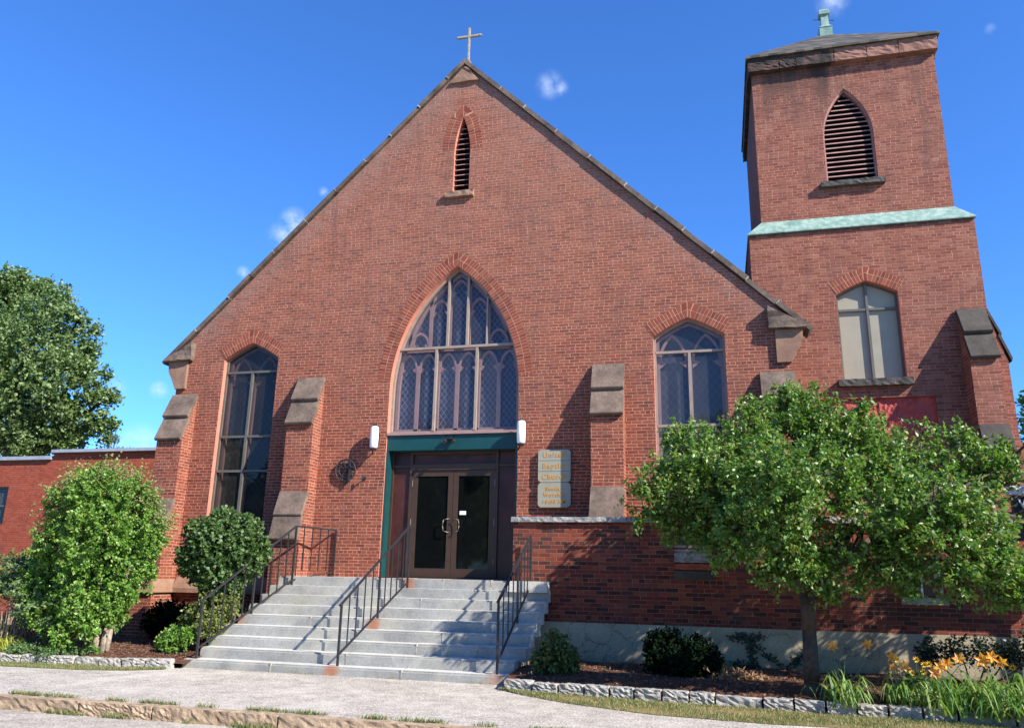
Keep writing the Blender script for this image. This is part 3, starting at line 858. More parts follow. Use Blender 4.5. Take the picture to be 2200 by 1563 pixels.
# buttresses
def buttress(cx, w, zb, ztop, parent, p1=0.45, p2=0.64, y0=0.0, zmid=1.75, zlow=None, m=M_BRICK, mc=M_CAP):
    x0, x1 = cx - w / 2, cx + w / 2
    bm = newbm()
    zc = ztop - 1.12
    prof = [(y0 + .01, zb), (y0 - (p2 - .06), zb)]
    if zlow is not None: prof = [(y0 + .01, zlow), (y0 - (p2 + .08), zlow), (y0 - (p2 + .08), zb - .02), (y0 - (p2 - .06), zb + 0.0)]
    prof += [(y0 - (p2 - .06), zmid - 0.62), (y0 - (p1 - .07), zmid - 0.05), (y0 - (p1 - .07), zc + 0.06), (y0 + .01, ztop - 0.06)]
    prism_x(bm, prof, x0, x1)
    b_ = build('buttress', bm, m, parent)
    def slab(nm, ya, za, yb, zb_, th=0.05, drip=0.03):
        d = Vector((yb - ya, zb_ - za)).normalized(); n_ = Vector((d.y, -d.x))
        if n_.y < 0: n_ = -n_
        a = Vector((ya, za)); b = Vector((yb, zb_))
        bm = newbm()
        q = [a + n_ * th, b + n_ * th + d * 0.02, b + d * 0.02 - Vector((0, drip)), b - n_ * 0.03 - Vector((0, drip)), a - n_ * 0.05]
        prism_x(bm, [tuple(v) for v in q], x0 - 0.012, x1 + 0.012)
        build(nm, bm, mc, b_, bevel=0.008)
    ym = y0 - p1 * 0.54; zm = ztop - 0.58
    slab('cap_stone', y0 + 0.0, ztop - 0.02, ym - 0.02, zm + 0.02)
    slab('cap_stone', ym + 0.03, zm - 0.04, y0 - p1 + 0.01, zc, 0.04)
    if zb < zmid - 0.8:
        slab('cap_stone', y0 - (p1 - .09), zmid, y0 - (p1 + p2) / 2 - 0.01, zmid - 0.5, 0.04)
        slab('cap_stone', y0 - (p1 + p2) / 2 + 0.02, zmid - 0.54, y0 - p2 - 0.01, zmid - 1.0, 0.04)
    elif zmid > zb:
        slab('cap_stone', y0 - (p1 - .09), zmid, y0 - p2, zb + 0.0, 0.05, 0.0)
    return b_
buttress(-3.405, 0.645, -1.5, 4.38, church)
b = buttress(-6.72, 0.66, -0.1, 4.10, church, zmid=1.6, zlow=-1.5)
bm = newbm(); B(bm, -7.12, -6.32, -0.80, 0.0, -0.42, -0.12); bmesh.ops.recalc_face_normals(bm, faces=bm.faces)
for v in bm.verts:
    if v.co.z > -0.2: v.co.x += 0.07 if v.co.x < -6.7 else -0.07; v.co.y += 0.07 if v.co.y < -0.4 else 0
build('water_table', bm, M_BROWN, b, bevel=0.01)
buttress(3.405, 0.645, 1.16, 4.38, church, zmid=1.78)
buttress(6.73, 0.64, 1.16, 4.07, church, zmid=1.78)
# sloped stone water table along the left wall foot
bm = newbm()
prism_x(bm, [(0.0, -0.08), (-0.12, -0.32), (-0.12, -0.42), (0.0, -0.42)], -6.35, -3.75)
build('water_table', bm, M_BROWN, church, bevel=0.006)

# ---- windows: frame, tracery, glass
def clipx(H, x):
    """highest z of outline H at x"""
    best = None; n = len(H)
    for i in range(n):
        (xa, za), (xb, zb) = H[i], H[(i + 1) % n]
        if (xa - x) * (xb - x) <= 0 and xa != xb:
            z = za + (zb - za) * (x - xa) / (xb - xa)
            best = z if best is None else max(best, z)
    return best
def inset_outline(H, d, bottom=None):
    cx = sum(p[0] for p in H) / len(H); zs = [p[1] for p in H]; top = max(zs); bot = min(zs)
    out = []
    n = len(H)
    for i in range(n):
        a = Vector(H[i - 1]); b = Vector(H[i]); c = Vector(H[(i + 1) % n])
        t1 = (b - a).normalized(); t2 = (c - b).normalized()
        n1 = Vector((-t1.y, t1.x)); n2 = Vector((-t2.y, t2.x))
        m_ = (n1 + n2)
        if m_.length < 1e-6: m_ = n1
        m_.normalize()
        k = d / max(0.35, m_.dot(n1))
        p = b + m_ * k
        out.append((p.x, p.y))
    return out
def ring_prism(bm, H, d, y0, y1):
    """hollow frame following outline H, width d"""
    I = inset_outline(H, d)
    n = len(H)
    a = [bm.verts.new((x, y0, z)) for x, z in H]; b = [bm.verts.new((x, y0, z)) for x, z in I]
    c = [bm.verts.new((x, y1, z)) for x, z in H]; e = [bm.verts.new((x, y1, z)) for x, z in I]
    fs = []
    for i in range(n):
        j = (i + 1) % n
        fs += [bm.faces.new((a[i], a[j], b[j], b[i])), bm.faces.new((b[i], b[j], e[j], e[i])), bm.faces.new((c[i], e[i], e[j], c[j])), bm.faces.new((a[i], c[i], c[j], a[j]))]
    bmesh.ops.recalc_face_normals(bm, faces=fs)
def glass_sheet(name, H, y, m, parent):
    bm = newbm(); panel(bm, H, [], y)
    return build(name, bm, m, parent)

# great arched window
gw = inset_outline(pointed(1.482, 4.0, 6.86, 3.05, 16), 0.0)
win = build('window', newbm(), M_STORM, church)
bm = newbm()
ring_prism(bm, gw, 0.05, 0.15, 0.24)
B(bm, -1.40, 1.40, 0.13, 0.22, 4.955, 5.01)
for x in (-0.465, 0.48): B(bm, x - .028, x + .028, 0.135, 0.21, 3.10, 4.955)
for x in (-0.225, 0.235): B(bm, x - .026, x + .026, 0.135, 0.21, 5.01, clipx(gw, x) - 0.04)
for x in (0.69,): B(bm, x - .018, x + .018, 0.15, 0.21, 5.01, clipx(gw, x) - 0.04)
bmesh.ops.recalc_face_normals(bm, faces=bm.faces)
build('frame', bm, M_STORM, win)
bm = newbm()
ring_prism(bm, inset_outline(gw, 0.05), 0.07, 0.27, 0.36)
for x in (-0.93, -0.465, 0.0, 0.48, 0.96):
    B(bm, x - .045, x + .045, 0.27, 0.35, 3.10, 4.62 if x in (-0.93, 0.0, 0.96) else 4.9)
B(bm, -1.38, 1.38, 0.27, 0.35, 4.93, 5.0)
for x in (-1.16, -0.68, -0.225, 0.235, 0.69, 1.16):
    B(bm, x - .04, x + .04, 0.27, 0.35, 5.0, clipx(gw, x) - 0.05)
def cusp(bm, cx, half, spring, apex, y0, y1, wd=0.04, foil=True):
    O = pointed(half, spring, apex, spring - 0.02, 8, cx)[2:]
    I = [(cx + (x - cx) * (1 - wd / half * 1.2), spring + (z - spring) * (1 - wd / (apex - spring) * 1.5) - 0.0) for x, z in O]
    n = len(O); fs = []
    a = [bm.verts.new((x, y0, z)) for x, z in O]; b = [bm.verts.new((x, y0, z)) for x, z in I]
    c = [bm.verts.new((x, y1, z)) for x, z in I]
    for i in range(n - 1):
        fs += [bm.faces.new((a[i], a[i + 1], b[i + 1], b[i])), bm.faces.new((b[i], b[i + 1], c[i + 1], c[i]))]
    if foil:
        for s in (-1, 1):
            pts = [(cx + s * half * .95, spring + 0.05), (cx + s * half * .42, spring - 0.01), (cx + s * half * .62, spring - .06), (cx + s * half * .95, spring - 0.14)]
            prism_y(bm, pts, y0 + .01, y1)
    bmesh.ops.recalc_face_normals(bm, faces=fs)
xs = [-1.40, -0.93, -0.465, 0.0, 0.48, 0.96, 1.41]
for i in range(6):
    cx = (xs[i] + xs[i + 1]) / 2; cusp(bm, cx, (xs[i + 1] - xs[i]) / 2 - 0.02, 4.55, 4.91, 0.275, 0.35)
xu = [-1.16, -0.68, -0.225, 0.235, 0.69, 1.16]
for i in range(5):
    cx = (xu[i] + xu[i + 1]) / 2; top = min(clipx(gw, xu[i]), clipx(gw, xu[i + 1])) - 0.05
    cusp(bm, cx, (xu[i + 1] - xu[i]) / 2 - 0.02, top - 0.30, top, 0.275, 0.35)
bmesh.ops.recalc_face_normals(bm, faces=bm.faces)
build('tracery', bm, M_TRAC, win)
glass_sheet('leaded_glass', gw, 0.36, M_LEAD, win)
glass_sheet('storm_glass', inset_outline(gw, 0.02), 0.19, M_STORMG, win)
bm = box(-1.482, 1.482, -0.01, 0.42, 2.995, 3.05)
build('sill', bm, M_TRAC, win)

def side_window(cx, H, zbars, mg, md, ml):
    w_ = build('window', newbm(), M_STORM, church)
    bm = newbm()
    ring_prism(bm, H, 0.045, 0.12, 0.2)
    zb = min(p[1] for p in H)
    for z in zbars: B(bm, cx - .68, cx + .68, 0.115, 0.18, z - .026, z + .026)
    B(bm, cx - .03, cx + .03, 0.11, 0.17, zb + .04, zbars[0] - .026)
    bmesh.ops.recalc_face_normals(bm, faces=bm.faces)
    build('frame', bm, md, w_)
    bm = newbm()
    ring_prism(bm, inset_outline(H, 0.045), 0.06, 0.225, 0.3)
    B(bm, cx - .04, cx + .04, 0.225, 0.3, zb, 4.45)
    for s in (-1, 1):
        B(bm, cx + s * .19 - .0, cx + s * .19 + .0 + .001, 0.23, 0.24, 4.5, 4.501)
        cusp(bm, cx + s * .34, 0.30, 4.42, 5.02, 0.23, 0.3, 0.045)
    bmesh.ops.recalc_face_normals(bm, faces=bm.faces)
    build('tracery', bm, M_TRAC, w_)
    glass_sheet('leaded_glass', H, 0.30, ml, w_)
    glass_sheet('storm_glass', inset_outline(H, 0.02), 0.16, mg, w_)
    bm = box(cx - .80, cx + .80, -0.06, 0.24, zb - 0.12, zb + .003)
    build('sill', bm, M_CAP, w_, bevel=0.008)
    return w_
M_FRD = plain('grey_frame_paint', lin(92, 88, 80), 0.5)
side_window(-5.056, H_lwin, (4.62, 3.08, 2.28), M_STORMB, M_FRD, M_LEADG)
side_window(5.056, H_rwin, (4.61, 3.07), M_STORMG, M_STORM, M_LEADG)
# gable slit louvre
lv = build('louvre_vent', newbm(), M_LOUV, church)
glass_sheet('backing', H_slit, 0.24, M_BLACK, lv)
bm = newbm()
z = 8.78
while z < 10.5:
    hw = 0.19 if z < 9.72 else max(0.02, (clipx(H_slit, 0) - z) / 0.96 * 0.19)
    prism_x(bm, [(0.20, z + .06), (0.205, z + .085), (0.06, z + .0), (0.055, z - .02)], -hw, hw)
    z += 0.135
build('slat', bm, M_LOUV, lv)
bm = newbm(); rough_block(bm, -0.36, 0.33, -0.10, 0.2, 8.56, 8.695, 0.01, 3, 5)
build('sill', bm, M_BROWN, lv)

# ---- entrance
ent = build('entrance', newbm(), M_GREEN, church)
bm = box(-1.480, 1.480, 0.04, 0.40, 2.66, 2.992)
build('lintel_panel', bm, M_GREEN, ent, bevel=0.006)
for s in (-1, 1):
    build('jamb', box(s * 1.48 - (0.05 if s > 0 else 0), s * 1.48 + (0.05 if s < 0 else 0), 0.03, 0.30, 0.0, 2.658), M_GREEN, ent)
bm = newbm()
for x0, x1 in ((-1.425, -1.385), (-1.0, -0.945), (0.945, 1.0), (1.385, 1.425)):
    B(bm, x0, x1, 0.27, 0.36, 0.0, 2.655)
B(bm, -1.384, -1.001, 0.28, 0.35, 2.33, 2.375); B(bm, 1.001, 1.384, 0.28, 0.35, 2.33, 2.375)
B(bm, -0.944, 0.944, 0.26, 0.36, 2.26, 2.39)
B(bm, -0.944, 0.944, 0.27, 0.36, 2.60, 2.655)
bmesh.ops.recalc_face_normals(bm, faces=bm.faces)
build('frame', bm, M_BRONZE, ent)
bm = newbm()
B(bm, -1.384, -1.001, 0.32, 0.36, 0.0, 2.329); B(bm, 1.001, 1.384, 0.32, 0.36, 0.0, 2.329)
B(bm, -1.384, -1.001, 0.33, 0.36, 2.376, 2.65); B(bm, 1.001, 1.384, 0.33, 0.36, 2.376, 2.65)
B(bm, -0.944, 0.944, 0.33, 0.36, 2.391, 2.599)
bmesh.ops.recalc_face_normals(bm, faces=bm.faces)
build('side_panel', bm, M_PANEL, ent)
build('interior', box(-0.97, 0.97, 0.62, 0.66, 0.0, 2.3), M_BLACK, ent)
bm = box(-1.48, 1.48, 0.0, 0.42, -0.05, 0.012)
build('threshold', bm, M_BRONZE, ent)
for s in (-1, 1):
    x0, x1 = (-0.94, -0.004) if s < 0 else (0.004, 0.94)
    dr = build('door', newbm(), M_BRONZE, ent)
    bm = newbm()
    B(bm, x0, x0 + (0.125 if s < 0 else 0.11), 0.29, 0.335, 0.02, 2.255)
    B(bm, x1 - (0.11 if s < 0 else 0.125), x1, 0.29, 0.335, 0.02, 2.255)
    xa = x0 + (0.125 if s < 0 else 0.11); xb = x1 - (0.11 if s < 0 else 0.125)
    B(bm, xa, xb, 0.291, 0.334, 0.02, 0.20); B(bm, xa, xb, 0.291, 0.334, 2.13, 2.254)
    bmesh.ops.recalc_face_normals(bm, faces=bm.faces)
    build('door_frame', bm, M_BRONZE, dr)
    build('glass', box(xa, xb, 0.31, 0.316, 0.201, 2.129), M_DOORG, dr)
    bm = box(xa, xb, 0.318, 0.36, 1.05, 1.085)
    build('push_bar', bm, M_IRON, dr)
    bm = newbm()
    hx = -0.065 if s < 0 else 0.065
    pts = [(hx, 0.29, 1.22), (hx - s * -0.0, 0.23, 1.22), (hx + s * 0.10, 0.215, 1.20), (hx + s * 0.12, 0.215, 1.08), (hx + s * 0.10, 0.215, 0.97), (hx, 0.23, 0.94), (hx, 0.29, 0.94)]
    path(bm, [Vector(p) for p in pts], 0.010 if s < 0 else 0.008, 8)
    build('handle', bm, M_CHROME, dr, smooth=True)
    for z in (0.35, 1.15, 1.98):
        q = x0 + 0.006 if s < 0 else x1 - 0.006
        bm = newbm(); rod(bm, (q, 0.275, z - .07), (q, 0.275, z + .07), 0.012)
        build('hinge', bm, M_CHROME, dr)
bm = box(0.16, 0.30, 0.304, 0.309, 1.31, 1.39)
o = build('door_notice', bm, M_SIGNW)
tag(o, 'small pale paper notice stuck inside the glass of the right door leaf', 'notice')
# small security lamp on the lintel panel
t_ = empty('security_lamp', (-0.02, 0.04, 2.88), 'small dark security lamp fixed on the green panel over the doors', 'lamp')
bm = newbm(); B(bm, -0.13, 0.12, -0.07, 0.0, 2.87, 2.90); B(bm, -0.04, 0.04, -0.0, 0.039, 2.86, 2.93); bmesh.ops.recalc_face_normals(bm, faces=bm.faces)
build('bracket', bm, M_IRON, t_, bevel=.003)
for x in (-0.10, 0.09):
    bm = newbm(); rod(bm, (x, -0.03, 2.86), (x - .0, -0.11, 2.80), 0.03, 0.042, 12)
    build('lamp_head', bm, M_IRON, t_)

# ---------------------------------------------------------------- bell tower
tower = empty('bell_tower', (8.7, 3.2, -1.5), 'square brick bell tower with louvred belfry, copper band and low slate cap', 'tower')
TX0, TX1, TY0, TY1 = 6.72, 10.655, 1.30, 5.25
LX0, LX1, LY0, LY1 = 6.425, 10.90, 1.00, 5.55
H_bel = pointed(0.53, 9.82, 11.02, 8.68, 12, cx=8.71)
bm = newbm()
def shell(bm, x0, x1, y0, y1, z0, z1, holes):
    panel(bm, [(x0, z0), (x1, z0), (x1, z1), (x0, z1)], holes, y0)
    for q in (((x1, y0), (x1, y1)), ((x1, y1), (x0, y1)), ((x0, y1), (x0, y0))):
        (xa, ya), (xb, yb) = q
        bm.faces.new([bm.verts.new(p) for p in ((xa, ya, z0), (xb, yb, z0), (xb, yb, z1), (xa, ya, z1))])
shell(bm, TX0, TX1, TY0, TY1, 7.7, 11.85, [H_bel])
H_tw = tudor(0.60, 5.94, 6.22, 4.08, cx=8.70, bulge=0.02)
H_red = [(7.05, 2.7), (9.77, 2.7), (9.77, 3.70), (7.05, 3.70)]
shell(bm, LX0, LX1, LY0, LY1, -1.6, 7.42, [H_tw, H_red])
build('wall', bm, M_TOWER, tower)
bm = newbm(); reveal(bm, H_bel, TY0, TY0 + 0.3)
build('louvre_jamb', bm, M_LOUV, tower)
bm = newbm(); reveal(bm, H_tw, LY0, LY0 + 0.22)
build('window_jamb', bm, M_REVEAL, tower)
arch_ring('brick_arch', H_tw[2:], 0.28, LY0 - 0.004, tower)
# copper skirt
bm = newbm()
def skirt(bm, zt, zb, inn, outn, th=0.03):
    (a0, a1, b0, b1), (c0, c1, d0, d1) = inn, outn
    I = [(a0, b0), (a1, b0), (a1, b1), (a0, b1)]; O = [(c0, d0), (c1, d0), (c1, d1), (c0, d1)]
    vi = [bm.verts.new((x, y, zt)) for x, y in I]; vo = [bm.verts.new((x, y, zb)) for x, y in O]
    vl = [bm.verts.new((x, y, zb - th)) for x, y in O]; vk = [bm.verts.new((x, y, zb - th)) for x, y in I]
    for i in range(4):
        j = (i + 1) % 4
        bm.faces.new((vo[i], vo[j], vi[j], vi[i])); bm.faces.new((vl[i], vl[j], vo[j], vo[i])); bm.faces.new((vk[i], vk[j], vl[j], vl[i]))
skirt(bm, 7.86, 7.46, (TX0, TX1, TY0, TY1), (LX0 - .03, LX1 + .03, LY0 - .06, LY1 + .06), 0.025)
bmesh.ops.recalc_face_normals(bm, faces=bm.faces)
build('copper_band', bm, M_COPPER, tower)
# cornice
cn = build('cornice', newbm(), M_CORN, tower)
xb = [TX0 - .08, 7.35, 7.72, 8.55, 9.25, 9.92, TX1 + .07]
bm = newbm()
for i in range(len(xb) - 1):
    rough_block(bm, xb[i] + .006, xb[i + 1] - .006, TY0 - .16, TY0 + .3, 11.66, 11.99, 0.012, 3, 40 + i)
build('front_stones', bm, M_CORN, cn)
bm = newbm()
yb = [TY0 - .15, 2.2, 3.1, 4.0, 5.4]
for i in range(4):
    rough_block(bm, TX0 - .09, TX0 + .2, yb[i] + .33 * (i == 0), yb[i + 1] - .01, 11.64, 11.98, 0.02, 4, 60 + i)
build('side_stones', bm, M_CORN, cn)
bm = newbm()
for i in range(4):
    rough_block(bm, TX1 - .2, TX1 + .08, yb[i] + .33 * (i == 0), yb[i + 1] - .01, 11.64, 11.98, 0.02, 4, 70 + i)
build('side_stones', bm, M_CORN, cn)
bm = newbm()
E0 = [(TX0 - .12, TY0 - .22), (TX1 + .12, TY0 - .22), (TX1 + .12, TY1 + .2), (TX0 - .12, TY1 + .2)]
v0 = [bm.verts.new((x, y, 11.99)) for x, y in E0]; v1 = [bm.verts.new((x, y, 12.04)) for x, y in E0]
ap = bm.verts.new((8.72, 3.3, 13.95))
bm.faces.new(v0[::-1])
for i in range(4):
    j = (i + 1) % 4
    bm.faces.new((v0[i], v0[j], v1[j], v1[i])); bm.faces.new((v1[i], v1[j], ap))
bmesh.ops.recalc_face_normals(bm, faces=bm.faces)
def slate_rows():
    M, t, b = mat('slate_courses')
    obj = t.nodes.new('ShaderNodeTexCoord').outputs['Object']
    sp = t.nodes.new('ShaderNodeSeparateXYZ'); L(t, obj, sp.inputs[0])
    v = math_(t, 'DIVIDE', sp.outputs[2], 0.13)
    row = math_(t, 'FLOOR', v); fv = math_(t, 'FRACT', v)
    s = math_(t, 'ADD', sp.outputs[0], sp.outputs[1])
    u = math_(t, 'ADD', math_(t, 'DIVIDE', s, 0.2), math_(t, 'MULTIPLY', row, 0.5))
    cb = t.nodes.new('ShaderNodeCombineXYZ'); L(t, math_(t, 'FLOOR', u), cb.inputs[0]); L(t, row, cb.inputs[1])
    wn = t.nodes.new('ShaderNodeTexWhiteNoise'); L(t, cb.outputs[0], wn.inputs['Vector'])
    c = ramp(t, wn.outputs['Value'], [(0, lin(38, 34, 28)), (0.5, lin(66, 60, 48)), (1, lin(100, 90, 74))])
    c = mix(t, maprange(t, fv, 0.12, 0.02), c, (0.01, 0.01, 0.01, 1))
    L(t, c, b.inputs['Base Color']); b.inputs['Roughness'].default_value = 0.8
    L(t, bump(t, math_(t, 'ADD', fv, wn.outputs['Value']), 0.8, -0.02), b.inputs['Normal'])
    return M
M_SLR = slate_rows()
build('roof', bm, M_SLR, tower)
# belfry louvre
lv = build('louvre_vent', newbm(), M_LOUV, tower)
glass_sheet('backing', H_bel, TY0 + 0.3, M_BLACK, lv)
bm = newbm(); ring_prism(bm, H_bel, 0.035, TY0 + 0.06, TY0 + 0.16); build('frame', bm, M_LOUV, lv)
bm = newbm(); z = 8.75
while z < 10.9:
    hw = 0.50
    if z > 9.8:
        for k in range(200):
            xx = 8.71 + 0.5 * (1 - k / 200)
            if clipx(H_bel, xx) - 0.05 > z + .08: hw = xx - 8.71; break
        else: hw = 0.02
    prism_x(bm, [(TY0 + .24, z + .075), (TY0 + .245, z + .10), (TY0 + .09, z + .02), (TY0 + .085, z - .01)], 8.71 - hw, 8.71 + hw)
    z += 0.118
build('slat', bm, M_LOUV, lv)
bm = newbm(); rough_block(bm, 8.03, 9.36, TY0 - .12, TY0 + .2, 8.55, 8.67, 0.012, 4, 77)
build('sill', bm, M_DARKST, lv)
# tower window with drawn shade
tw = build('window', newbm(), M_FRD, tower)
bm = newbm(); ring_prism(bm, H_tw, 0.04, LY0 + .12, LY0 + .19)
B(bm, 8.68, 8.73, LY0 + .11, LY0 + .16, 4.10, 6.24); B(bm, 8.14, 8.67, LY0 + .115, LY0 + .16, 5.59, 5.64); B(bm, 8.74, 9.26, LY0 + .115, LY0 + .16, 5.59, 5.64)
bmesh.ops.recalc_face_normals(bm, faces=bm.faces)
build('frame', bm, M_FRD, tw)
glass_sheet('shade', H_tw, LY0 + .17, M_SHADE, tw)
bm = newbm(); rough_block(bm, 7.99, 9.38, LY0 - .13, LY0 + .2, 3.93, 4.075, 0.012, 4, 78)
build('sill', bm, M_DARKST, tw)
# red painted rock-faced panel set in the wall
bm = newbm()
for i, (xa, xc) in enumerate(((7.05, 8.62), (8.63, 9.77))):
    g = newbm(); n1, n2 = 22, 12
    V = {}
    rr = random.Random(90 + i)
    for a in range(n1 + 1):
        for c in range(n2 + 1):
            x = xa + (xc - xa) * a / n1; z = 2.7 + 1.0 * c / n2
            dz = 0.015 * math.sin(a * .55 + c * .9 + i) + rr.uniform(-.018, .018)
            V[a, c] = bm.verts.new((x, LY0 + .07 + dz * (0 if a in (0, n1) else 1), z))
    for a in range(n1):
        for c in range(n2):
            bm.faces.new((V[a, c], V[a + 1, c], V[a + 1, c + 1], V[a, c + 1]))
    g.free()
build('painted_stone_panel', bm, M_REDP, tower)
bm = newbm(); reveal(bm, H_red, LY0, LY0 + .2)
build('panel_jamb', bm, M_REDP, tower)
# tower corner buttresses
buttress(10.58, 0.50, -1.5, 5.45, tower, p1=0.55, p2=0.72, y0=1.0, zmid=3.0, m=M_TOWER, mc=M_CAPD)
bm = newbm()
prof = [(LX1 - .01, -1.5), (LX1 + .42, -1.5), (LX1 + .42, 2.3), (LX1 + .25, 2.8), (LX1 + .25, 4.35), (LX1 - .01, 5.4)]
prism_y(bm, prof, 1.02, 1.55)
bs = build('buttress', bm, M_TOWER, tower)
bm = newbm()
prism_y(bm, [(LX1 - .01, 5.35), (LX1 + .18, 4.86), (LX1 + .20, 4.92), (LX1 + .0, 5.46)], 1.0, 1.57)
prism_y(bm, [(LX1 + .13, 4.88), (LX1 + .31, 4.34), (LX1 + .33, 4.41), (LX1 + .16, 4.94)], 1.0, 1.57)
build('cap_stone', bm, M_CAPD, bs)

# copper finial with its wind rod, on the tower roof
fin = empty('copper_finial', (8.78, 3.3, 13.85), 'green copper finial with a thin cross rod on top of the tower roof', 'finial')
bm = newbm()
def sq_loft(bm, cx, cy, prof):
    rows = []
    for z, r in prof: rows.append([bm.verts.new((cx + a * r, cy + b * r, z)) for a, b in ((-1, -1), (1, -1), (1, 1), (-1, 1))])
    for p, q in zip(rows, rows[1:]):
        for i in range(4): bm.faces.new((p[i], p[(i + 1) % 4], q[(i + 1) % 4], q[i]))
    bm.faces.new(rows[0][::-1]); bm.faces.new(rows[-1])
sq_loft(bm, 8.78, 3.3, [(13.78, .155), (14.05, .155), (14.08, .17), (14.16, .10), (14.48, .085), (14.50, .13), (14.60, .13), (14.66, .09)])
build('shaft', bm, M_COPPER, fin, bevel=.006)
bm = newbm(); rod(bm, (8.50, 3.2, 14.37), (9.04, 3.4, 14.42), 0.012)
build('rod', bm, M_IRON, fin)
# gable cross
cr = empty('gable_cross', (0.04, 0.05, 12.2), 'slim pale metal cross standing on the peak of the gable', 'cross')
bm = newbm()
sqbar(bm, (0.045, 0.05, 12.24), (0.045, 0.05, 13.2), 0.055)
build('upright', bm, M_COPCROSS, cr, bevel=.01)
bm = newbm(); sqbar(bm, (-0.25, 0.046, 12.95), (0.34, 0.054, 12.95), 0.055, 0.05)
for s in (-1, 1):
    rod(bm, (0.045 + s * .27, .05, 12.95), (0.045 + s * .33, .05, 12.95), 0.036, 0.018, 8)
build('crossbar', bm, M_COPCROSS, cr)
bm = newbm(); rod(bm, (0.045, 0.05, 12.14), (0.045, 0.05, 12.26), 0.10, 0.06, 10)
build('socket', bm, M_CAP, cr)

# ---------------------------------------------------------------- low front wing
wing = empty('basement_wing', (8.0, -0.6, -1.5), 'low dark red brick wing with granite coping projecting beside the steps', 'wing')
WY = -1.2
H_w1 = [(4.69, 0.18), (5.34, 0.18), (5.34, 0.95), (4.69, 0.95)]
H_w2 = [(8.36, -0.13), (9.0, -0.13), (9.0, 0.55), (8.36, 0.55)]
bm = newbm()
panel(bm, [(1.73, -0.70), (16, -0.70), (16, 1.06), (1.73, 1.06)], [H_w1, H_w2], WY)
for (xa, ya), (xb_, yb_) in (((16, WY), (16, 0.99)), ((1.73, -0.002), (1.73, WY))):
    bm.faces.new([bm.verts.new(p) for p in ((xa, ya, -0.7), (xb_, yb_, -0.7), (xb_, yb_, 1.06), (xa, ya, 1.06))])
build('wall', bm, M_WING, wing)
bm = newbm()
B(bm, 1.68, 16.0, WY - 0.035, 0.0, -1.7, -0.701); bmesh.ops.recalc_face_normals(bm, faces=bm.faces)
build('foundation', bm, M_CONC, wing)
bm = newbm()
x = 1.70; i = 0
rr = random.Random(2)
while x < 15.9:
    ln = rr.uniform(1.5, 2.2)
    rough_block(bm, x, min(x + ln, 16) - .008, WY - 0.07, WY + 0.35, 1.062, 1.155, 0.009, 5, 100 + i)
    x += ln; i += 1
build('coping', bm, M_GRAN, wing)
bm = newbm(); B(bm, 1.71, 16, WY + .34, 0.99, 1.03, 1.10); bmesh.ops.recalc_face_normals(bm, faces=bm.faces)
build('roof', bm, M_CAP, wing)
for H in (H_w1, H_w2):
    bm = newbm(); reveal(bm, H, WY, WY + .22); build('window_jamb', bm, M_WING, wing)
for k, (H, xa, xc, z0, z1) in enumerate(((H_w1, 4.69, 5.34, 0.18, 0.95), (H_w2, 8.36, 9.0, -0.13, 0.55))):
    w_ = build('window', newbm(), M_FRD, wing)
    if k == 0:
        bm = newbm()
        B(bm, xa + .001, xc - .001, WY + .06, WY + .09, z0 + .36, z0 + .42); B(bm, xa + .001, xc - .001, WY + .06, WY + .09, z0 + .44, z0 + .49)
        B(bm, xa + .001, xa + .05, WY + .09, WY + .13, z0 + .5, z1); B(bm, xc - .05, xc - .001, WY + .09, WY + .13, z0 + .5, z1)
        bmesh.ops.recalc_face_normals(bm, faces=bm.faces)
        build('frame', bm, M_STORM, w_)
        build('glass', box(xa, xc, WY + .12, WY + .13, z0 + .46, z1), M_LEADG, w_)
        bm = newbm(); rough_block(bm, xa, xc, WY + .0, WY + .2, z0 + .19, z0 + .355, 0.012, 4, 130)
        build('old_sill', bm, M_GRAN, w_)
        bm = box(xa + .002, xc - .002, WY + .02, WY + .2, z0 + .06, z0 + .17)
        build('brick_infill', bm, M_ANNEX, w_)
        bm = newbm(); rough_block(bm, xa - .01, xc + .02, WY - .03, WY + .2, z0 - .10, z0 + .045, 0.006, 3, 131)
        build('sill', bm, M_CAPD, w_)
    else:
        bm = newbm()
        B(bm, xa + .001, xa + .04, WY + .08, WY + .12, z0, z1); B(bm, xc - .04, xc - .001, WY + .08, WY + .12, z0, z1); B(bm, 8.665, 8.695, WY + .08, WY + .12, z0, z1)
        bmesh.ops.recalc_face_normals(bm, faces=bm.faces)
        build('frame', bm, M_SIGNW, w_)
        build('glass', box(xa, xc, WY + .12, WY + .13, z0, z1), M_PANEL, w_)
        bm = newbm(); rough_block(bm, xa - .03, xc + .03, WY - .06, WY + .2, z0 - .115, z0 - .002, 0.012, 4, 132)
        build('sill', bm, M_GRAN, w_)

# ---------------------------------------------------------------- left annex building
an = empty('annex_building', (-12, 6, -1.5), 'low flat-roofed orange brick annex with white metal parapet left of the church', 'building')
bm = newbm()
H_a = [(-19.6, 1.4), (-17.83, 1.4), (-17.83, 2.67), (-19.6, 2.67)]
panel(bm, [(-34, -1.7), (-7.02, -1.7), (-7.02, 3.80), (-16.2, 3.80), (-16.2, 3.58), (-34, 3.58)], [H_a], 6.0)
build('wall', bm, M_ANNEX, an)
bm = newbm(); B(bm, -34, -16.22, 5.90, 6.5, 3.56, 3.68); B(bm, -16.2, -7.03, 5.86, 6.5, 3.78, 3.88); bmesh.ops.recalc_face_normals(bm, faces=bm.faces)
build('parapet_cap', bm, M_CAPM, an)
bm = newbm(); B(bm, -34, -7.03, 6.5, 18, 3.3, 3.45); bmesh.ops.recalc_face_normals(bm, faces=bm.faces)
build('roof', bm, M_CAP, an)
w_ = build('window', newbm(), M_FRD, an)
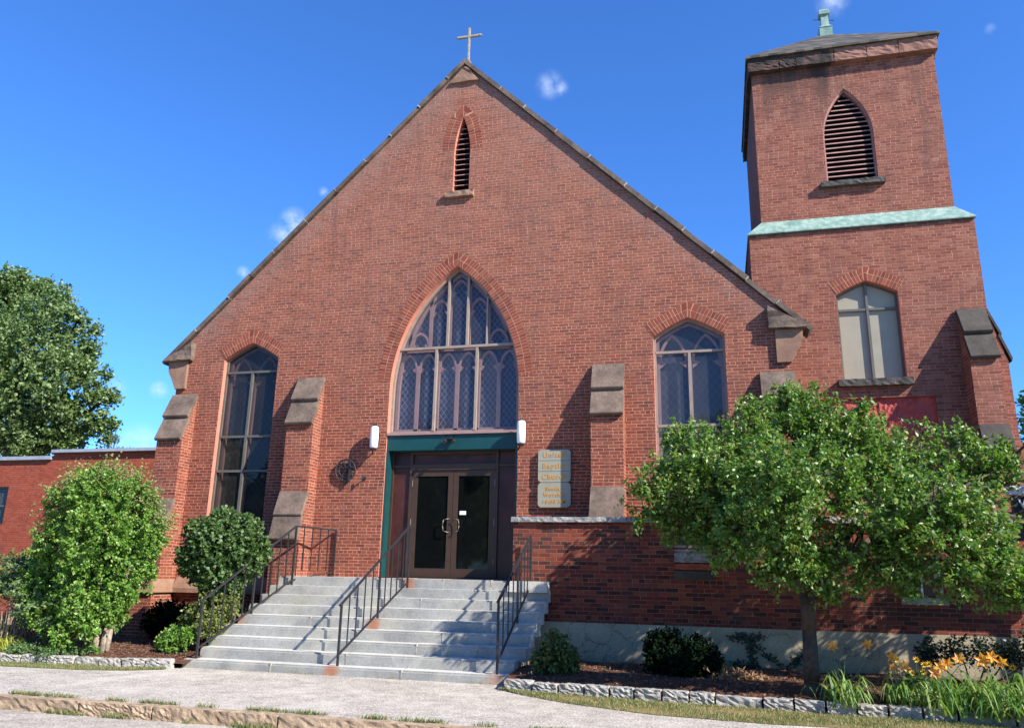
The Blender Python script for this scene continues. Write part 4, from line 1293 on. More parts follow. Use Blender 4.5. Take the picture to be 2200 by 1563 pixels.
bm = newbm(); reveal(bm, H_a, 6.0, 6.15); build('jamb', bm, M_ANNEX, w_)
bm = newbm(); ring_prism(bm, H_a, 0.05, 6.06, 6.12); B(bm, -19.5, -17.88, 6.06, 6.12, 2.0, 2.05); bmesh.ops.recalc_face_normals(bm, faces=bm.faces); build('frame', bm, M_FRD, w_)
bm = newbm(); B(bm, -19.6, -17.83, 6.12, 6.15, 1.4, 2.67); bmesh.ops.recalc_face_normals(bm, faces=bm.faces); build('glass', bm, M_LEADG, w_)

# ---------------------------------------------------------------- granite steps
RS, TD = 0.1715, 0.2984
SY = -1.136
steps = empty('granite_steps', (-0.4, -2.3, -1.52), 'broad flight of nine pale granite steps up to the church doors', 'steps')
joints = [[-0.6, 0.36, 1.3], [1.1], [0.15, 1.5], [-0.95], [-1.72, 1.9], [0.9], [0.56, 1.6], [-0.55, 1.45], [-1.75, 0.55]]
lx = [-3.14, -3.15, -3.16, -3.19, -3.20, -3.34, -3.37, -3.30, -3.42]
rx = [2.45, 2.46, 2.46, 2.45, 2.45, 2.41, 2.42, 2.30, 2.27]
for k in range(9):
    zt = -0.01 - k * RS
    yn = SY - k * TD
    yb_ = 0.0 if k == 0 else SY - (k - 1) * TD + 0.05
    bm = newbm()
    cuts = [lx[k]] + joints[k] + [rx[k] if k else 1.70]
    rr = random.Random(200 + k)
    for a, c in zip(cuts, cuts[1:]):
        dz = rr.uniform(-.003, .003)
        t2 = newbm()
        B(t2, a + .007, c - .007, yn + rr.uniform(-.005, .005), yb_, zt - RS - 0.03, zt + dz)
        bmesh.ops.recalc_face_normals(t2, faces=t2.faces)
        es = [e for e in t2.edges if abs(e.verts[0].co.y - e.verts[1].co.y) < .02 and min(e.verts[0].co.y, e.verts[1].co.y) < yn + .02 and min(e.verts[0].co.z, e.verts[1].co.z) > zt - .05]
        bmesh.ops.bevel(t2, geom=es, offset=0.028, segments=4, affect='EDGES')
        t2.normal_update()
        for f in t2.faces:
            if f.normal.y < -0.93: f.material_index = 2  # front faces take the granite with shade in its colour
        me = bpy.data.meshes.new('tmp'); t2.to_mesh(me); t2.free(); bm.from_mesh(me); bpy.data.meshes.remove(me)
    for c in joints[k]:
        B(bm, c - .0085, c + .0085, yn - .004, yb_ - .01, zt - RS - .02, zt + .0045, 1)
    if k == 0:
        B(bm, 1.715, 2.45, WY - .29, WY - .04, -RS - .03, zt)
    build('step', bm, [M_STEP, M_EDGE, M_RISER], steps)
bm = newbm()
for k in range(1, 9):
    B(bm, -3.02, 2.16, SY - k * TD + .08, SY - (k - 1) * TD + .08, -1.62, -0.02 - k * RS)
B(bm, -3.02, 1.66, SY + .08, 0, -1.62, -0.19)
bmesh.ops.recalc_face_normals(bm, faces=bm.faces)
build('core', bm, M_CONC, steps)

# ---------------------------------------------------------------- handrails
def treadz(y):
    if y > SY: return -0.01
    k = min(8, int(math.floor((SY - y) / TD)) + 1)
    return -0.01 - k * RS
def rail(label, lowp, highp, ret=None, nb=4, n2=3):
    (xl, yl, zl), (xh, yh, zh) = lowp, highp
    t_ = empty('handrail', (xl, yl, treadz(yl)), label, 'handrail', 'iron handrails on the granite steps')
    bm = newbm()
    P0 = Vector((xl, yl, zl)); P1 = Vector((xh, yh, zh))
    d = (P1 - P0).normalized()
    a = P0 - d * 0.06
    sqbar(bm, a, P1, 0.045, 0.032)
    if ret: sqbar(bm, P1, ret, 0.045, 0.032)
    build('top_rail', bm, M_IRON, t_, bevel=.006)
    # posts
    ym = SY - 4 * TD + 0.10
    k = (ym - yl) / (yh - yl)
    mids = [P0, P0.lerp(P1, k), P1]
    for p in mids:
        bm = newbm(); sqbar(bm, (p.x, p.y, treadz(p.y) - .01), (p.x, p.y, p.z - .012), 0.034)
        build('post', bm, M_IRON, t_)
    lo0 = Vector((xl, yl, treadz(yl) + 0.16)); lo1 = Vector((xh, yh, treadz(yh) + 0.10))
    lo = lambda q: lo0.lerp(lo1, q)
    bm = newbm(); sqbar(bm, lo0, lo1, 0.03, 0.02)
    if ret:
        rl = Vector((ret[0], ret[1], treadz(ret[1]) + .10)); sqbar(bm, lo1, rl, 0.03, 0.02)
    build('bottom_rail', bm, M_IRON, t_)
    qs = [k * (i + 1) / (nb + 1) for i in range(nb)] + [k + (1 - k) * (i + 1) / (n2 + 1) for i in range(n2)]
    for q in qs:
        p = P0.lerp(P1, q); l_ = lo(q)
        bm = newbm(); sqbar(bm, l_, (p.x, p.y, p.z - .014), 0.018)
        build('baluster', bm, M_IRON, t_)
    if ret:
        Rv = Vector(ret)
        for i in range(1, 6):
            p = P1.lerp(Rv, i / 5)
            bm = newbm(); sqbar(bm, (p.x, p.y, (0.10 if i < 5 else 0.0)), (p.x, p.y, p.z - .014), 0.018 if i < 5 else 0.03)
            build('baluster' if i < 5 else 'post', bm, M_IRON, t_)
    return t_
rail('iron handrail on the left edge of the steps, turning along the landing', (-3.24, -3.40, -0.43), (-2.79, -1.22, 0.965), (-2.50, -0.04, 0.955), 4, 4)
rail('iron handrail in the middle of the steps with rust stains at its feet', (-0.61, -3.40, -0.42), (-0.345, -1.2, 0.99), None, 4, 4)
rail('iron handrail on the right edge of the steps beside the brick wing', (2.08, -3.42, -0.30), (2.10, -1.32, 0.80), None, 3, 3)

# ---------------------------------------------------------------- wall lamps, plaques, ornament
def wall_lamp(x, z, label):
    t_ = empty('wall_lamp', (x, 0, z), label, 'wall lamp', 'white lamps beside the entrance')
    bm = newbm()
    n = 14; rows = []
    for zz, r in ((-.25, .03), (-.235, .07), (-.20, .088), (0.0, .094), (.20, .088), (.235, .07), (.25, .03)):
        rows.append([bm.verts.new((x + math.cos(a) * r, -0.19 + math.sin(a) * r, z + zz)) for a in [2 * math.pi * i / n for i in range(n)]])
    for p, q in zip(rows, rows[1:]):
        for i in range(n): bm.faces.new((p[i], p[(i + 1) % n], q[(i + 1) % n], q[i]))
    bm.faces.new(rows[0][::-1]); bm.faces.new(rows[-1])
    build('lamp_shade', bm, M_WHITE, t_, smooth=True)
    bm = newbm()
    rod(bm, (x, -0.19, z - .29), (x, -0.19, z - .245), 0.05, 0.075, 12)
    rod(bm, (x, -0.19, z + .245), (x, -0.19, z + .27), 0.075, 0.05, 12)
    rod(bm, (x - .02, -0.19, z - .27), (x - .10, -0.0, z - .33), 0.016)
    B(bm, x - .05, x + .05, -0.09, 0.0, z - .12, z + .12)
    bmesh.ops.recalc_face_normals(bm, faces=bm.faces)
    build('bracket', bm, M_IRON, t_)
wall_lamp(-1.69, 2.93, 'white tubular wall lamp left of the green panel above the entrance')
wall_lamp(1.60, 2.96, 'white tubular wall lamp right of the green panel above the entrance')

def text_mesh(name, s, size, loc, m, parent, ext=0.003, align='CENTER', spacing=1.1, bold=0.0):
    cu = bpy.data.curves.new(name, 'FONT')
    cu.body = s; cu.size = size; cu.extrude = ext; cu.align_x = align; cu.align_y = 'CENTER'; cu.space_character = spacing
    cu.offset = bold
    tmp = bpy.data.objects.new('tmp', cu); COL.objects.link(tmp)
    bpy.context.view_layer.update()
    me = bpy.data.meshes.new_from_object(tmp.evaluated_get(bpy.context.evaluated_depsgraph_get()))
    bpy.data.objects.remove(tmp)
    me.materials.clear(); me.materials.append(m)
    o = bpy.data.objects.new(name, me); COL.objects.link(o)
    o.parent = parent
    off = Vector((0, 0, 0)); p = parent
    while p is not None: off += Vector(p.location); p = p.parent
    o.location = Vector(loc) - off
    o.rotation_euler = (R(90), 0, 0)
    return o
def rrect(x0, x1, z0, z1, r, n=5):
    pts = []
    for cx, cz, a0 in ((x1 - r, z0 + r, -90), (x1 - r, z1 - r, 0), (x0 + r, z1 - r, 90), (x0 + r, z0 + r, 180)):
        for i in range(n + 1):
            a = R(a0 + 90 * i / n); pts.append((cx + r * math.cos(a), cz + r * math.sin(a)))
    return pts
def plaque(z0, z1, label, lines, seams, size):
    t_ = empty('wall_plaque', (2.28, -0.06, z0), label, 'plaque', 'tan plaques right of the entrance')
    bm = newbm(); prism_y(bm, rrect(1.945, 2.62, z0, z1, 0.075), -0.09, -0.03)
    for z in seams: B(bm, 1.947, 2.618, -0.0915, -0.089, z - .003, z + .003, 1)
    build('board', bm, [M_SIGN, M_IRON], t_)
    bm = newbm()
    for z in (z0 + .1, z1 - .1): B(bm, 2.0, 2.56, -0.03, 0.0, z - .02, z + .02)
    bmesh.ops.recalc_face_normals(bm, faces=bm.faces)
    build('batten', bm, M_IRON, t_)
    for (tx, z) in lines:
        text_mesh('lettering', tx, size, (2.285, -0.092, z), M_GOLD, t_, bold=0.002, spacing=1.22)
plaque(1.935, 2.60, 'upper tan plaque of the pair, gilt words United Baptist Church', [('United', 2.49), ('Baptist', 2.265), ('Church', 2.04)], (2.375, 2.155), 0.145)
plaque(1.43, 1.925, 'lower tan plaque of the pair, gilt words about Sunday worship', [('Sunday', 1.80), ('Worship', 1.675), ('10:00 AM', 1.54)], (), 0.105)

og = empty('wall_ornament', (-2.30, 0, 2.22), 'round blackened openwork iron ornament on the brick left of the doors', 'ornament')
bm = newbm()
cx, cz = -2.38, 2.24
for rr_, w in ((0.235, .02), (0.15, .013)):
    pr = [Vector((cx + math.cos(a) * rr_, -0.06, cz + math.sin(a) * rr_)) for a in [2 * math.pi * i / 20 for i in range(21)]]
    path(bm, pr, w, 6)
for i in range(8):
    a = math.pi * i / 4 + .2
    rod(bm, (cx, -.06, cz), (cx + math.cos(a) * .235, -.06, cz + math.sin(a) * .235), .012)
    rod(bm, (cx + math.cos(a) * .15, -.06, cz + math.sin(a) * .15), (cx + math.cos(a + .4) * .235, -.06, cz + math.sin(a + .4) * .235), .010)
rod(bm, (cx, 0, cz), (cx, -.08, cz), .05, .04, 10)
build('ring', bm, M_IRON, og)
bm = newbm()
sqbar(bm, (-2.27, -.09, 1.97), (-2.27, -.09, 2.45), .035); sqbar(bm, (-2.36, -.09, 2.30), (-2.18, -.09, 2.30), .035)
rod(bm, (-2.36, -.05, 2.02), (-2.38, -.05, 1.90), .03, .02)
build('cross', bm, M_IRON, og)
hk = empty('wall_hook', (-1.93, 0, 2.06), 'small iron peg on the brick between the round ornament and the doors', 'hook')
bm = newbm(); rod(bm, (-1.94, 0, 2.06), (-1.94, -.12, 2.06), .014); rod(bm, (-1.94, -.12, 2.03), (-1.94, -.12, 2.13), .018)
build('peg', bm, M_IRON, hk)
bm = newbm(); rod(bm, (-1.94, .0, 2.06), (-1.94, -.012, 2.06), .04, .04, 12)
build('wall_plate', bm, M_IRON, hk)

# church letter board at the right edge
sb = empty('letter_board', (10.6, -1.9, -1.4), 'navy letter board with white letters and white top behind the tree at the right edge', 'sign')
bm = newbm(); B(bm, 9.92, 11.6, -2.0, -1.86, 0.75, 1.44); bmesh.ops.recalc_face_normals(bm, faces=bm.faces)
build('board', bm, M_SIGNN, sb, bevel=.01)
bm = newbm(); B(bm, 9.86, 11.66, -2.05, -1.82, 1.445, 1.58); bmesh.ops.recalc_face_normals(bm, faces=bm.faces)
build('top_panel', bm, M_SIGNW, sb, bevel=.01)
for x in (10.1, 11.4):
    bm = newbm(); B(bm, x - .05, x + .05, -1.98, -1.88, -1.5, 0.748); bmesh.ops.recalc_face_normals(bm, faces=bm.faces)
    build('post', bm, M_SIGNW, sb)
text_mesh('lettering', 'WO', 0.19, (9.99, -2.003, 1.31), M_SIGNW, sb, align='LEFT', spacing=1.3, bold=.005)
text_mesh('lettering', 'GOD', 0.19, (9.96, -2.003, 1.08), M_SIGNW, sb, align='LEFT', spacing=1.3, bold=.005)

# ---------------------------------------------------------------- edging stones
def edging(xs, edge, tagf, grp, seed):
    rr = random.Random(seed)
    for i, (a, c) in enumerate(zip(xs, xs[1:])):
        xm = (a + c) / 2; ym = edge(xm); sl = (edge(c) - edge(a)) / (c - a)
        bm = newbm()
        ln = c - a
        rough_block(bm, -ln / 2 + .014, ln / 2 - .014, -.075, .075, -.14, rr.uniform(.025, .06), 0.013, 3, seed * 50 + i)
        o = build('edging_stone', bm, M_EDGE)
        o.location = (xm, ym + rr.uniform(-.015, .015), -1.425); o.rotation_euler = (0, rr.uniform(-.02, .02), math.atan(sl))
        tag(o, tagf(i, len(xs) - 1, xm), 'edging stone', grp)
def names_left(i, n, x):
    w = ['at the left edge of the picture', 'under the yellow grass', 'beside the dry brown plant', 'below the creeping juniper', 'in front of the two pale trunks', 'in line with the big lime shrub', 'on bare mulch', 'below the brick pier', 'beside the low shrub', 'against the bottom step']
    return 'pale rough granite block edging the left bed, ' + (w[10 - (n - i)] if n - i <= 10 else 'beyond the left edge of the picture')
xl_ = [-7.2]
rr = random.Random(4)
while xl_[-1] < -3.8: xl_.append(xl_[-1] + rr.uniform(0.30, 0.46))
xl_[-1] = -3.43
edging(xl_, yedgeL, names_left, 'granite blocks edging the left bed', 5)
RN = ['touching the bottom step', 'second from the steps', 'third from the steps', 'in front of the small round shrub', 'next past the small round shrub', 'short, before the gap of bare mulch', 'long, left of the dark shrub', 'below the dark shrub\'s left side', 'below the dark shrub', 'past the dark shrub',
      'before the dried-up plant', 'below the dried-up plant', 'left of the tree trunk', 'under the tree trunk', 'right of the tree trunk', 'under the first lily leaves', 'right of the first lily clump', 'shaded, before the flowers', 'below the yellow flowers', 'half covered by lily leaves']
def names_right(i, n, x):
    return 'grey granite block edging the right bed, ' + (RN[i] if i < len(RN) else 'hidden among the lily leaves')
xr_ = [2.36]
while xr_[-1] < 10.5: xr_.append(xr_[-1] + rr.choice((0.34, 0.36, 0.38, 0.40, 0.44, 0.60)))
edging(xr_, yedgeR, names_right, 'granite blocks edging the right bed', 6)

# ---------------------------------------------------------------- plants
def plant(name, loc, label, cat, blobs, m, n, per, leaf, seed, crown='foliage', group=None, trunk=None, mt=None, **kw):
    t_ = empty(name, loc, label, cat, group)
    V, F = foliage(blobs, n, per, leaf, seed, **kw)
    mesh_np(crown, V, F, m, t_)
    if trunk:
        bm = newbm(); trunk(bm)
        build('trunk' if cat == 'tree' else 'stem', bm, mt or M_BARK, t_, smooth=True)
    return t_
CROWN = [[4.48, -4.4, 1.35, 0.28], [4.89, -4.2, 1.2, 0.44], [4.8, -4, 0.89, 0.31], [5.24, -4.0, 1.8, 0.55], [5.67, -4.0, 1.25, 0.67], [5.85, -3.6, 2.09, 0.53], [6.33, -3.4, 2.51, 0.46], [6.83, -3.2, 2.64, 0.42], [6.6, -3.3, 2.89, 0.23], [7.09, -3.3, 2.22, 0.56], [7.67, -3.3, 2.35, 0.29], [7.65, -3.3, 2.71, 0.15], [7.65, -3.6, 1.82, 0.57], [8.19, -3.5, 1.72, 0.5], [8.46, -3.4, 2.38, 0.15], [8.81, -3.4, 1.89, 0.4], [9.21, -3.4, 1.72, 0.36], [9.5, -3.3, 1.96, 0.2], [9.35, -3.6, 1.72, 0.28], [6.16, -4.7, 1.46, 0.6], [6.71, -4.8, 1.44, 0.49], [5.82, -4.6, 0.76, 0.53], [6.35, -4.7, 0.66, 0.49], [6.72, -4.5, 0.34, 0.43], [5.21, -4.2, 0.97, 0.41], [7.6, -4.7, 1.02, 0.48], [8.08, -4.9, 1.06, 0.55], [8.5, -4.7, 0.97, 0.46], [8.9, -4.5, 0.6, 0.36], [7.84, -4.6, 0.53, 0.42], [8.32, -4.7, 0.42, 0.44], [8.82, -4.7, 0.32, 0.43], [9.04, -4.8, 0.1, 0.25], [6.41, -4.3, 0.28, 0.31], [6.86, -4.3, 0.01, 0.19], [7.52, -4.6, 0.33, 0.25], [5.51, -4.4, 0.55, 0.29], [5.94, -2.3, 1.91, 0.58], [7.38, -2.3, 1.89, 0.56], [8.36, -2.3, 1.37, 0.62], [8.75, -2.4, 1.1, 0.42], [5.47, -2.6, 1.35, 0.45], [6.56, -2.4, 1.44, 0.5], [5.1, -2.3, 1.15, .38], [5.7, -2.1, 1.75, .4], [6.4, -2.1, 2.15, .4], [7.14, -4.6, 0.47, 0.33], [7.13, -4.5, 1.54, 0.34], [7.49, -4.5, 0.68, 0.3], [7.21, -4.5, 0.15, 0.19], [7.16, -4.5, 1.23, 0.24], [7.02, -4.4, 0.74, 0.24], [7.83, -4.6, 0.13, 0.21], [8.33, -4.7, 0.08, 0.23], [8.73, -4.7, -0.02, 0.17], [6.04, -4.4, 0.21, 0.2], [4.43, -4.3, 1.06, 0.19], [10.6, -3.6, 1.6, .7], [10.9, -3.0, 2.2, .7], [10.6, -3.2, 2.7, .5], [11.1, -4.0, 1.2, .7], [10.7, -2.6, 1.2, .55], [5.89, -2.2, 2.32, 0.47], [6.41, -2.1, 2.76, 0.43], [6.93, -2.2, 2.81, 0.43], [6.69, -2.2, 3.09, 0.24], [7.21, -2.3, 2.35, 0.53], [7.83, -2.4, 2.4, 0.37], [7.86, -2.4, 1.98, 0.55], [8.43, -2.4, 1.94, 0.47], [5.34, -2.2, 1.86, 0.47], [4.57, -4.3, 1.33, 0.27], [4.35, -4.4, 1.35, 0.13], [4.78, -4.3, 1.66, 0.3], [4.98, -4.0, 2.19, 0.18], [4.77, -4.0, 2.12, 0.1], [8.9, -3.4, 2.19, 0.24], [9.19, -3.4, 2.09, 0.17], [7.47, -2.4, 1.44, 0.29], [7.36, -3.4, 2.09, 0.48]]
def crown_trunk(bm):
    base = Vector((6.60, -3.95, -1.40)); fork = Vector((6.62, -3.9, -0.05))
    rod(bm, base - Vector((0, 0, .05)), base + Vector((0, 0, .18)), 0.15, 0.105, 12)
    rod(bm, base + Vector((0, 0, .18)), base.lerp(fork, .6), 0.105, 0.092, 12); rod(bm, base.lerp(fork, .6), fork, 0.092, 0.10, 12)
    mains = [((5.9, -4.0, 1.0), 0), ((7.4, -4.1, 0.9), 1), ((6.7, -3.2, 1.3), 2), ((6.5, -4.6, .9), 3), ((8.1, -3.9, 1.1), 4)]
    ends = []
    for p, i in mains:
        pts = limb(bm, fork - Vector((0, 0, .05)), p, 0.062, 0.035, i, -0.05)
        ends.append(Vector(p))
    for i, b_ in enumerate(CROWN):
        c = Vector(b_[:3]); e = min(ends, key=lambda q: (q - c).length)
        limb(bm, e, c, 0.032, 0.010, 30 + i, 0.1, 5)
        rr = random.Random(i)
        for k in range(4):
            d = Vector([rr.gauss(0, 1) for _ in range(3)]).normalized() * b_[3] * .9; d.z = abs(d.z) * .7
            limb(bm, c, c + d, 0.009, 0.004, 300 + i * 5 + k, 0.05, 4)
plant('crabapple_tree', (6.6, -3.95, -1.4), 'spreading leafy tree in the right bed in front of the brick wing', 'tree', CROWN, M_LCROWN, 3300, 34, 0.068, 11, crown='crown', trunk=crown_trunk, twig=0.36, up=0.65, droop=0.5, out=1.24, inner=0.35, width=0.30, jit=1.5)

BIG = [[-27.25, 14, 12.69, 1.53], [-28.55, 14, 13.4, 1.29], [-25.52, 14, 12.45, 1.14], [-25.69, 13, 10.15, 2.3], [-24.26, 14, 10.25, 1.23], [-23.26, 14, 9.16, 0.92], [-23.45, 13, 8.25, 1.6], [-22.38, 14, 8.0, 0.74], [-21.64, 14, 7.75, 0.47], [-25.58, 13, 7.23, 2.04], [-23.54, 14, 6.6, 1.34], [-21.86, 14, 6.55, 0.68], [-24.72, 13, 5.69, 1.16], [-23.61, 14, 5.62, 0.97], [-26.96, 13, 9.76, 1.88], [-30.76, 14, 11.69, 2.58], [-29.86, 14, 8.05, 2.73], [-24.02, 14, 11.76, 0.5]]
BIGX = [[-26.46, 14, 13.62, 0.51], [-26.89, 13, 13.76, 0.5], [-23.63, 13, 11.75, 0.53], [-22.92, 14, 10.17, 0.53], [-22.96, 14, 11.1, 0.36], [-21.9, 14, 8.87, 0.3], [-21.18, 14, 7.73, 0.26], [-23.04, 14, 6.04, 0.64], [-21.36, 14, 5.89, 0.34], [-24.87, 14, 5.43, 0.56], [-27.83, 13, 13.59, 0.55], [-21.1, 14, 6.53, 0.3]]
def big_trunk(bm):
    base = Vector((-26.8, 14.5, -1.6)); fork = Vector((-26.6, 14.3, 4.5))
    rod(bm, base, fork, 0.55, 0.42, 12)
    for i, b_ in enumerate(BIG): limb(bm, fork, b_[:3], 0.2, 0.05, 60 + i, -0.05, 6)
plant('maple_tree', (-26.8, 14.5, -1.6), 'tall dense broadleaf tree rising behind the annex at the left edge', 'tree', [[a, b, c, d * .92] for a, b, c, d in BIG] + BIGX, M_LBIG, 5200, 13, 0.16, 12, crown='crown', trunk=big_trunk, twig=0.7, up=0.6, droop=0.2, out=1.2, inner=0.5, width=0.42)
CON = [[-31.27, 26, 7.0, 0.6], [-31.47, 26, 8.0, 0.38], [-31.6, 26, 8.7, 0.2], [-30.6, 26, 7.3, 0.3], [-32.14, 26, 7.3, 0.34], [-29.89, 26, 7.2, 0.2], [-31.3, 26, 6.0, 1.0], [-31.3, 26, 4.5, 1.3]]
plant('conifer_tree', (-31.4, 26, -1.6), 'small grey blue conifer top beyond the annex roof', 'tree', CON, M_LCON, 420, 9, 0.20, 13, crown='crown', trunk=lambda bm: rod(bm, (-31.4, 26, -1.6), (-31.5, 26, 8.8), .18, .02), twig=0.35, up=0.2, droop=0.3, width=.2, flat=.8)
FR = [[16.95, 16, 6.2, 0.8], [16.9, 16, 4.91, 0.9], [16.95, 16, 6.9, 0.4], [16.9, 16, 3.41, 1.0], [16.6, 16, 1.8, 0.9], [18.2, 16, 4.5, 1.6], [18.6, 16.5, 6.4, 1.2]]
plant('leafy_tree', (17.6, 16, -1.6), 'leafy tree seen beyond the tower at the right edge', 'tree', FR, M_LCROWN, 900, 12, 0.18, 14, crown='crown', trunk=lambda bm: [rod(bm, (17.6, 16, -1.6), (17.7, 16, 3), .25, .16)] + [limb(bm, (17.7, 16, 3), b_[:3], .1, .03, 5 + i) for i, b_ in enumerate(FR)], twig=0.5)

B1 = [[-5.88, -3.2, 1.43, 0.62], [-6.62, -3.1, 1.22, 0.47], [-5.16, -3.2, 1.21, 0.52], [-4.87, -3.2, 0.66, 0.5], [-4.63, -3.2, 0.58, 0.30], [-5.49, -3.4, 0.56, 0.73], [-6.6, -3.2, 0.52, 0.55], [-7.0, -3.1, 0.34, 0.26], [-5.67, -3.3, -0.06, 0.64], [-6.67, -3.1, -0.12, 0.46], [-4.91, -3.2, 0.04, 0.44], [-5.11, -3.4, -0.45, 0.36], [-5.9, -2.9, 0.9, 0.8], [-5.6, -2.8, 0.2, 0.7], [-5.9, -3.3, -.5, .5], [-6.4, -3.2, -.55, .42], [-4.95, -3.3, -.35, .32], [-5.35, -3.1, -.75, .35], [-5.75, -3.6, -.82, .32], [-6.1, -3.5, -.98, .28], [-5.0, -3.45, -.72, .24], [-6.5, -3.4, -.8, .36], [-5.3, -3.75, -.78, .24], [-5.5, -3.7, -.6, .35], [-5.15, -3.8, -.98, .2], [-5.65, -3.8, -1.08, .24], [-6.9, -3.2, -.35, .38], [-7.05, -3.1, .0, .35]]
def b1_trunk(bm):
    for i, (x, t) in enumerate(((-5.28, (-5.9, -3.2, .8)), (-5.12, (-5.2, -3.2, .8)), (-5.36, (-6.5, -3.1, .6)), (-5.05, (-4.8, -3.2, .5)))):
        rod(bm, (x, -3.42, -1.42), (x + .02, -3.4, -0.95), .085 if i < 2 else .05, .06 if i < 2 else .04, 9)
        limb(bm, (x + .02, -3.4, -0.95), t, .055, .02, 80 + i, -.05)
b1 = plant('lime_shrub', (-5.2, -3.42, -1.4), 'big lime green shrub on two pale trunks in the left bed', 'shrub', B1, M_LB1, 3000, 28, 0.058, 15, trunk=b1_trunk, mt=M_BARKL, twig=0.24, up=0.35, droop=0.3, out=1.06, inner=0.6, width=.34)
TOPS = [[-5.88, -3.1, 1.85, 0.38], [-6.56, -3.1, 1.72, 0.38], [-5.23, -3.1, 1.72, 0.36], [-7.0, -3.1, 1.1, 0.36], [-4.85, -3.1, 1.35, 0.34], [-4.45, -3.1, 1.0, 0.22], [-7.25, -3.0, 1.6, 0.15], [-6.9, -3.0, 0.75, .3]]
V, F = foliage(TOPS, 650, 12, 0.052, 16, twig=0.42, up=0.9, droop=0.1, out=1.15, inner=0.3, width=.3)
mesh_np('pale_shoots', V, F, M_LB1T, b1)
B2 = [[-3.75, -2.2, 0.41, 0.7], [-4.17, -2.3, 0.27, 0.45], [-3.24, -2.2, 0.38, 0.46], [-3.62, -2.3, -0.06, 0.48], [-4.2, -2.2, 0.72, 0.41], [-3.45, -2.1, 0.77, 0.4], [-3.88, -2.1, 0.9, 0.38]]
plant('round_shrub', (-3.7, -2.2, -1.35), 'clipped round dark green shrub between the lime shrub and the left handrail', 'shrub', B2, M_LB2, 1700, 13, 0.075, 17, trunk=lambda bm: [limb(bm, (-3.7 + .06 * i, -2.2, -1.4), b_[:3], .03, .012, 90 + i) for i, b_ in enumerate(B2)], twig=0.16, up=0.2, droop=0.25, out=1.03, inner=0.7, width=.42)
GO = [[-3.62, -2.6, -0.64, 0.36], [-3.33, -2.5, -0.55, 0.26], [-3.85, -2.7, -0.72, 0.22], [-3.45, -2.8, -0.9, 0.3], [-4.0, -2.5, -.85, .3]]
plant('gold_shrub', (-3.6, -2.6, -1.36), 'yellow green shrub against the left side of the steps', 'shrub', GO, M_LGOLD, 620, 11, 0.055, 18, trunk=lambda bm: [limb(bm, (-3.6, -2.6, -1.4), b_[:3], .015, .008, 95 + i) for i, b_ in enumerate(GO)], twig=0.18)
SM = [[-3.95, -3.1, -1.14, 0.26], [-3.76, -3.0, -1.08, 0.18], [-4.13, -3.1, -1.17, 0.16]]
plant('low_shrub', (-3.95, -3.1, -1.38), 'low bright green shrub on the mulch left of the bottom steps', 'shrub', SM, M_LB1, 360, 11, 0.05, 19, trunk=lambda bm: [limb(bm, (-3.95, -3.1, -1.4), b_[:3], .012, .006, 98 + i) for i, b_ in enumerate(SM)], twig=0.12)
BX = [[2.98, -3.3, -1.1, 0.33], [2.82, -3.4, -1.2, 0.2], [3.2, -3.4, -1.15, 0.2], [2.92, -3.2, -0.91, 0.2]]
plant('azalea_shrub', (2.98, -3.3, -1.38), 'small round shrub with yellowish leaves right of the bottom steps', 'shrub', BX, M_LBOX, 420, 12, 0.06, 20, trunk=lambda bm: [limb(bm, (2.98, -3.3, -1.42), b_[:3], .015, .008, 101 + i) for i, b_ in enumerate(BX)], twig=0.14)
DK = [[4.66, -2.6, -1.02, 0.37], [5.08, -2.6, -1.07, 0.34], [4.84, -2.8, -1.2, 0.34], [4.47, -2.5, -0.95, 0.26], [5.28, -2.6, -1.17, 0.22], [4.5, -2.7, -1.2, .28]]
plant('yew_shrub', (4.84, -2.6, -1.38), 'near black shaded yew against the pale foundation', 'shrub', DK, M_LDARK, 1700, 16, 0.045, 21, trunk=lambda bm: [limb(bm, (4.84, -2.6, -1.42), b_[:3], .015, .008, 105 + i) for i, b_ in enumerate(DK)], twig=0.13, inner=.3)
BR = [[8.47, -2.2, -0.9, 0.24], [8.83, -2.3, -0.84, 0.27], [9.23, -2.2, -0.87, 0.29], [9.53, -2.2, -0.89, 0.26], [9.9, -2.3, -.8, .4]]
plant('shaded_shrub', (9.0, -2.3, -1.38), 'loose shaded green shrub behind the lilies by the foundation', 'shrub', BR, M_LIVY, 380, 12, 0.05, 22, trunk=lambda bm: [limb(bm, (9.0, -2.3, -1.42), b_[:3], .015, .008, 108 + i) for i, b_ in enumerate(BR)], twig=0.25)
LY = [[-7.75, -3.0, -0.1, 0.55], [-7.14, -2.9, -0.35, 0.55], [-8.29, -2.4, 0.08, 0.45], [-6.67, -3.1, -0.63, 0.55], [-6.03, -3.2, -0.77, 0.5], [-8.49, -2.0, 0.22, 0.42], [-7.3, -3.2, -.85, .5]]
def lay_stems(bm):
    for i, b_ in enumerate(LY): limb(bm, (-7.2, -2.9, -1.42), b_[:3], .03, .012, 115 + i, -.1)
lay = empty('tiered_shrub', (-7.2, -2.9, -1.38), 'dark shrub with pale tiered horizontal sprays at the left edge', 'shrub')
VV = []; FF = []; n0 = 0
rr = random.Random(31)
for k in range(26):
    b_ = rr.choice(LY)
    tier = [[b_[0] + rr.uniform(-.3, .3), b_[1] + rr.uniform(-.3, .3), b_[2] + rr.uniform(-.35, .3), rr.uniform(.3, .55)]]
    V, F = foliage(tier, 26, 14, 0.062, 400 + k, twig=0.3, up=0.0, droop=0.15, flat=0.10, inner=.2)
    VV.append(V); FF.append(F + n0); n0 += len(V)
mesh_np('foliage', np.concatenate(VV), np.concatenate(FF), M_LLAY, lay)
VV = []; FF = []; n0 = 0
